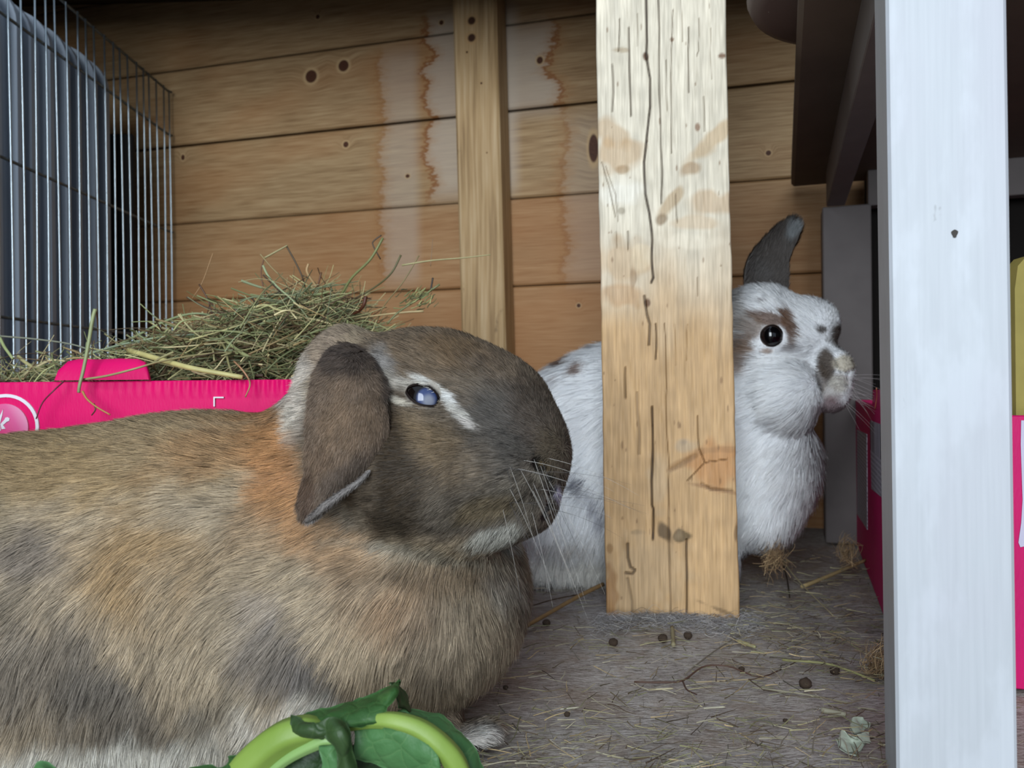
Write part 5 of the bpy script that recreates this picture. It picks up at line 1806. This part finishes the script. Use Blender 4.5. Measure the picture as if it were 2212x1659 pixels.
# frizzy tufts of hay by the white rabbit's chest and in the right box
for (c_, sz, nn, nm, lb) in [(P(1672, 1205, .655), (.010, .006, .012), 130, 'hay_tuft', 'frizzy tan tuft of hay in front of the chest of the white rabbit'),
                             (P(1832, 1188, .70), (.006, .004, .011), 90, 'hay_tuft', 'small frizzy tuft leaning on the corner of the magenta box'),
                             (P(1905, 1440, .47), (.006, .010, .010), 220, 'hay_tuft', 'brown fibrous tuft at the base of the magenta box beside the leg')]:
    c = c_ + RNG.normal(0, .4, (nn, 3)) * np.array(sz)
    Q, R, C = hay('t', c, RNG.uniform(0, 6.3, nn), RNG.normal(.9, .4, nn), RNG.uniform(.010, .026, nn), RNG.uniform(.0001, .00025, nn), RNG.normal(0, .2, nn), cols=[(150, 124, 92), (120, 96, 70), (170, 144, 108)])
    Q[..., 2] = np.maximum(Q[..., 2], .0005)
    o = curves_obj(nm, Q, R, C, M_HAY); tag(o, lb, 'hay', kind='stuff')
for k, (a, b, lb) in enumerate([((1893, 838), (1890, 884), 'left of two fine hay threads hanging from the box flap by the leg'), ((1906, 842), (1912, 880), 'right of two fine hay threads hanging from the box flap by the leg')]):
    q0, q1 = on_plane(*a, b2o + nl * .0012, nl), on_plane(*b, b2o + nl * .0012, nl)
    pts = spline([q0, (q0 + q1) / 2 + np.array([.001, 0, .002]), q1], 10)
    o = mesh('straw', *tube(pts, .0004, 6), plain('thread_tone', (200, 120, 90), .6), smooth=True)
    tag(o, lb, 'straw')

# droppings
MD = plain('dropping_brown', (66, 52, 40), .9, var=.4, scale=300, bump=.6)
drops = [(1325, 1391, 11, 'dark round dropping left below the post, beside thin brown stems'), (1432, 1382, 11, 'dropping just left of the short straw stub below the post'),
         (1181, 1348, 9, 'dropping at the lower end of the long brown hay stem'), (1740, 1480, 14, 'largest dropping, on the bare floor right of the twig'),
         (1803, 1452, 11, 'dropping half hidden in the litter above the greenish straw'), (1062, 1476, 6, 'left of two small droppings beside the chest of the brown rabbit'),
         (1092, 1487, 6, 'right of two small droppings beside the chest of the brown rabbit'), (1697, 1559, 6, 'small dropping left of the dried leaf'),
         (1486, 1375, 10, 'dropping with pale chips right below the post'), (1602, 1448, 7, 'tiny dropping on the right half of the brown twig'), (1225, 1545, 7, 'crumbled dropping near the pale straws by the paw')]
for k, (x, y, r, lb) in enumerate(drops):
    c = on_floor(x, y + r * .5)
    rr = r * c[1] / FPX
    vs, fs = [], []
    A_, B_ = 7, 10
    for i in range(A_ + 1):
        for j in range(B_):
            ph, w = math.pi * i / A_, 2 * math.pi * j / B_
            q = np.array([math.sin(ph) * math.cos(w), math.sin(ph) * math.sin(w), math.cos(ph) * .82])
            q = q * (1 + .14 * vnoise(q[None] + k * 3.1, 2.2)[0][0])
            vs.append(q * rr + np.array([0, 0, rr * .80]))
    for i in range(A_):
        for j in range(B_):
            fs.append((i * B_ + j, i * B_ + (j + 1) % B_, (i + 1) * B_ + (j + 1) % B_, (i + 1) * B_ + j))
    o = mesh('dropping', vs, fs, MD, smooth=True, loc=(c[0], c[1], 0))
    tag(o, lb, 'dropping', 'rabbit droppings on the floor')


# ------------------------------------------------------------------ greens
def mat_leaf(name, a, b, vein):
    t = NT(name)
    co = t.coord()
    n = t.noise(co, 60.0, 3.0)
    n2 = t.noise(co, 400.0, 3.0)
    v = t.new('ShaderNodeTexVoronoi', feature='DISTANCE_TO_EDGE')
    t.put(v.inputs['Vector'], co); v.inputs['Scale'].default_value = 130.0
    col = t.mix(n, lin(*a), lin(*b))
    col = t.mix(t.math('MULTIPLY', t.sstep(v.outputs['Distance'], .04, .0), .12), col, lin(*vein))
    t.bump(t.math('ADD', n2, t.math('MULTIPLY', t.sstep(v.outputs['Distance'], 0, .15), .5)), .4, .0007)
    return t.out(col, .5, 0, .3)


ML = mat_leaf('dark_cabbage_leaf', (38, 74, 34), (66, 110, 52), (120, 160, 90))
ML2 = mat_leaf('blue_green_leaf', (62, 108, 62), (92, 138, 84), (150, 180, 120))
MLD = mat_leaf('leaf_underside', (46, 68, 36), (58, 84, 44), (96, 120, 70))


def mat_stalk():
    t = NT('pale_green_stalk')
    co = t.coord()
    n = t.noise(t.mapv(co, scale=(1, 1, 1)), 50.0, 2.0)
    n2 = t.noise(co, 500.0, 2.0)
    t.bump(n2, .12, .0005)
    return t.out(t.mix(n, lin(112, 144, 52), lin(158, 182, 92)), .45, 0, .3)


MS = mat_stalk()


def sheet(name, rows, mat, parent, thick=.0009, wob=.0012, seed=0, dens=10):
    """leaf blade from matching rows of points: rows[i] = [(px,py,d), ...]"""
    G = np.array([spline([P(*q) for q in r], dens) for r in rows])
    G = np.stack([spline(G[:, j], 4 * len(rows)) for j in range(G.shape[1])], 1)
    a, b = G.shape[:2]
    w = vnoise(G.reshape(-1, 3), 130.0, seed)[:, 0].reshape(a, b) * wob
    dx = np.gradient(G, axis=0); dy = np.gradient(G, axis=1)
    n = norm(np.cross(dx, dy))
    G = G + n * w[..., None] + (vnoise(G.reshape(-1, 3), 300.0, seed + 2) * .0009).reshape(G.shape)
    V = np.concatenate([G.reshape(-1, 3), (G + n * thick).reshape(-1, 3)])
    m = a * b
    F = []
    for i in range(a - 1):
        for j in range(b - 1):
            q = (i * b + j, i * b + j + 1, (i + 1) * b + j + 1, (i + 1) * b + j)
            F.append(q); F.append(tuple(m + k for k in q[::-1]))
    bd = [(0, j) for j in range(b)] + [(i, b - 1) for i in range(1, a)] + [(a - 1, j) for j in range(b - 2, -1, -1)] + [(i, 0) for i in range(a - 2, 0, -1)]
    ids = [i * b + j for i, j in bd]
    for k in range(len(ids)):
        k2 = (k + 1) % len(ids)
        F.append((ids[k], ids[k2], m + ids[k2], m + ids[k]))
    o = mesh(name, V, F, mat, None, smooth=True)
    attach(parent, [o])
    return o


def stalk(name, pts, radii, parent, mat=None, flat=.7):
    p = spline([P(*q) for q in pts], 26)
    r = np.interp(np.linspace(0, 1, 26), np.linspace(0, 1, len(radii)), radii)
    vs, fs = tube(p, r, 24)
    vs = np.array(vs).reshape(26, 24, 3)
    w_ = 2 * math.pi * np.arange(24) / 24
    k_ = 1 + .05 * np.cos(6 * w_)[None, :, None] + .10 * np.cos(2 * w_ + 1.0)[None, :, None]
    vs = (p[:, None] + (vs - p[:, None]) * k_).reshape(-1, 3)
    o = mesh(name, vs, fs, mat or MS, None, smooth=True)
    attach(parent, [o])
    return o


D = .300
# right-hand piece: the arched pale rib with its blades
lf = empty('cabbage_leaf', tuple(P(900, 1640, .305) * np.array([1, 1, 0])))
tag(lf, 'arched pale green cabbage rib with dark blades, nearest the brown rabbit paw', 'leaf')
stalk('rib', [(742, 1572, .302), (800, 1558, .300), (850, 1558, .298), (905, 1575, .297), (950, 1608, .296), (985, 1652, .296), (1005, 1720, .297)], [.0018, .0028, .0036, .0041, .0044, .0046, .0046], lf)
sheet('blade', [[(765, 1572, .302), (768, 1600, .300), (772, 1640, .300), (790, 1650, .302)], [(810, 1572, .2985), (815, 1600, .297), (822, 1640, .299), (840, 1665, .302)], [(860, 1572, .2955), (868, 1600, .295), (875, 1650, .296), (880, 1690, .30)],
                [(905, 1588, .294), (915, 1620, .293), (925, 1665, .294), (935, 1710, .297)], [(945, 1620, .293), (950, 1650, .292), (958, 1690, .292), (965, 1730, .294)]], ML2, lf, seed=3)
sheet('blade', [[(858, 1545, .312), (862, 1540, .318), (870, 1534, .322)], [(895, 1548, .310), (905, 1542, .316), (920, 1540, .320)], [(935, 1570, .308), (950, 1562, .313), (965, 1560, .316)],
                [(975, 1610, .306), (995, 1600, .310), (1010, 1600, .312)], [(1005, 1655, .305), (1025, 1645, .308), (1040, 1650, .310)], [(1020, 1720, .305), (1045, 1720, .308), (1060, 1720, .310)]], ML2, lf, seed=5)
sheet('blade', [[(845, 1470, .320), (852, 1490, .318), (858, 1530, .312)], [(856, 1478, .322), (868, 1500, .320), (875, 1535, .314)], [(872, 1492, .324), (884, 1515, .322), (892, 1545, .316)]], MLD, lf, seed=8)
# upper blade pointing right
lf2 = empty('cabbage_leaf', tuple(P(740, 1640, .31) * np.array([1, 1, 0])))
tag(lf2, 'dark green folded leaf with a raised pointed tip, lying over the pale ribs', 'leaf')
sheet('blade', [[(655, 1548, .308), (668, 1560, .303), (690, 1570, .300)], [(700, 1530, .308), (715, 1550, .300), (735, 1572, .296)], [(745, 1514, .309), (760, 1540, .299), (775, 1566, .294)],
                [(790, 1502, .311), (805, 1530, .300), (815, 1556, .296)], [(825, 1486, .313), (838, 1510, .303), (842, 1530, .300)], [(850, 1472, .316), (857, 1484, .310), (856, 1500, .308)], [(862, 1462, .318), (863, 1464, .316), (864, 1468, .315)]], ML, lf2, seed=11)
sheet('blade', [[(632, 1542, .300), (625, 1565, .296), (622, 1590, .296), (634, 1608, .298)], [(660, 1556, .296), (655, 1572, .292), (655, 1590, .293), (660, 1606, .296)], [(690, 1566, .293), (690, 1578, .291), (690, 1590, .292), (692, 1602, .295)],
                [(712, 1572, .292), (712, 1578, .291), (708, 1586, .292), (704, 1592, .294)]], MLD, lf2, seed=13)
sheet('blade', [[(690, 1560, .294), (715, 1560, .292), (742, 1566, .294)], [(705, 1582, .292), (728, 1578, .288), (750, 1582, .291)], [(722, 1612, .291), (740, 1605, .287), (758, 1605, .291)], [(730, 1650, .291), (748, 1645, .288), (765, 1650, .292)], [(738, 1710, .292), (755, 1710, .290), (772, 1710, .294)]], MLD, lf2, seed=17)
# left piece: broad bright rib
lf3 = empty('cabbage_leaf', tuple(P(600, 1640, .31) * np.array([1, 1, 0])))
tag(lf3, 'broad bright yellow-green cabbage rib at the left of the greens', 'leaf')
stalk('rib', [(505, 1712, .303), (535, 1665, .303), (575, 1622, .302), (620, 1590, .301), (665, 1578, .301), (700, 1580, .302)], [.0078, .0074, .0070, .0066, .0060, .0040], lf3)
stalk('rib', [(560, 1690, .300), (620, 1640, .299), (680, 1608, .298), (712, 1598, .298), (735, 1612, .299), (745, 1660, .300), (748, 1710, .301)], [.0020, .0022, .0026, .0030, .0032, .0030, .0028], lf3, mat=plain('soft_green_rib', (140, 176, 104), .4, var=.15))
sheet('blade', [[(694, 1612, .2955), (715, 1606, .294), (730, 1612, .295)], [(696, 1650, .2955), (718, 1645, .293), (738, 1650, .295)], [(700, 1715, .296), (722, 1715, .294), (748, 1715, .296)]], ML2, lf3, seed=21)
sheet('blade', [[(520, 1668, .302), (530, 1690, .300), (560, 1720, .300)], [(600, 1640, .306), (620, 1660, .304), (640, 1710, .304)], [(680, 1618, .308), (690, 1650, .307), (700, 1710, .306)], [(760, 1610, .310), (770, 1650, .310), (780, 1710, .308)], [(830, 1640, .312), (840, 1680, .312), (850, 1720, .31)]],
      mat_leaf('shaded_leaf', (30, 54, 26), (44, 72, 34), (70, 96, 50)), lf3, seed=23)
sheet('blade', [[(390, 1664, .300), (400, 1672, .298), (405, 1700, .298)], [(440, 1656, .300), (450, 1668, .297), (455, 1700, .297)], [(485, 1652, .300), (492, 1662, .297), (498, 1700, .298)], [(495, 1630, .303), (505, 1650, .299), (510, 1690, .300)], [(512, 1625, .304), (520, 1640, .301), (524, 1680, .302)]], ML, lf3, seed=27)
lf4 = empty('cabbage_leaf', tuple(P(105, 1700, .30) * np.array([1, 1, 0])))
tag(lf4, 'tip of a separate green leaf peeping in at the bottom left edge', 'leaf')
sheet('blade', [[(68, 1662, .300), (72, 1680, .298), (80, 1710, .298)], [(88, 1648, .302), (92, 1665, .298), (95, 1710, .298)], [(112, 1648, .302), (112, 1665, .298), (112, 1710, .298)], [(140, 1664, .300), (136, 1680, .298), (132, 1710, .298)]], ML2, lf4, seed=31)

# dried leaf on the floor at the right
dl = empty('dried_leaf', tuple(on_floor(1852, 1600)))
tag(dl, 'crumpled grey-green dried leaf on the floor beside the white leg', 'leaf')


def fl_rows(rows, z):
    return [[tuple(list(q) + [on_floor(q[0], q[1], z_)[1]]) for q, z_ in zip(r, z)] for r in rows]


MDL = mat_leaf('dried_leaf_green', (150, 158, 140), (186, 194, 176), (208, 214, 200))
sheet('blade', fl_rows([[(1806, 1592), (1812, 1610), (1826, 1622)], [(1822, 1580), (1836, 1605), (1850, 1628)], [(1838, 1588), (1850, 1604), (1862, 1618)], [(1850, 1596), (1862, 1604), (1872, 1606)]], (.005, .003, .002)), MDL, dl, seed=41)
sheet('blade', fl_rows([[(1838, 1552), (1836, 1568), (1842, 1584)], [(1858, 1548), (1860, 1566), (1858, 1584)], [(1872, 1558), (1874, 1570), (1868, 1580)]], (.007, .005, .003)), MDL, dl, seed=43)
sheet('blade', fl_rows([[(1850, 1586), (1856, 1596), (1864, 1602)], [(1866, 1582), (1872, 1592), (1876, 1600)], [(1878, 1580), (1880, 1590), (1878, 1598)]], (.006, .005, .004)), MDL, dl, seed=45)
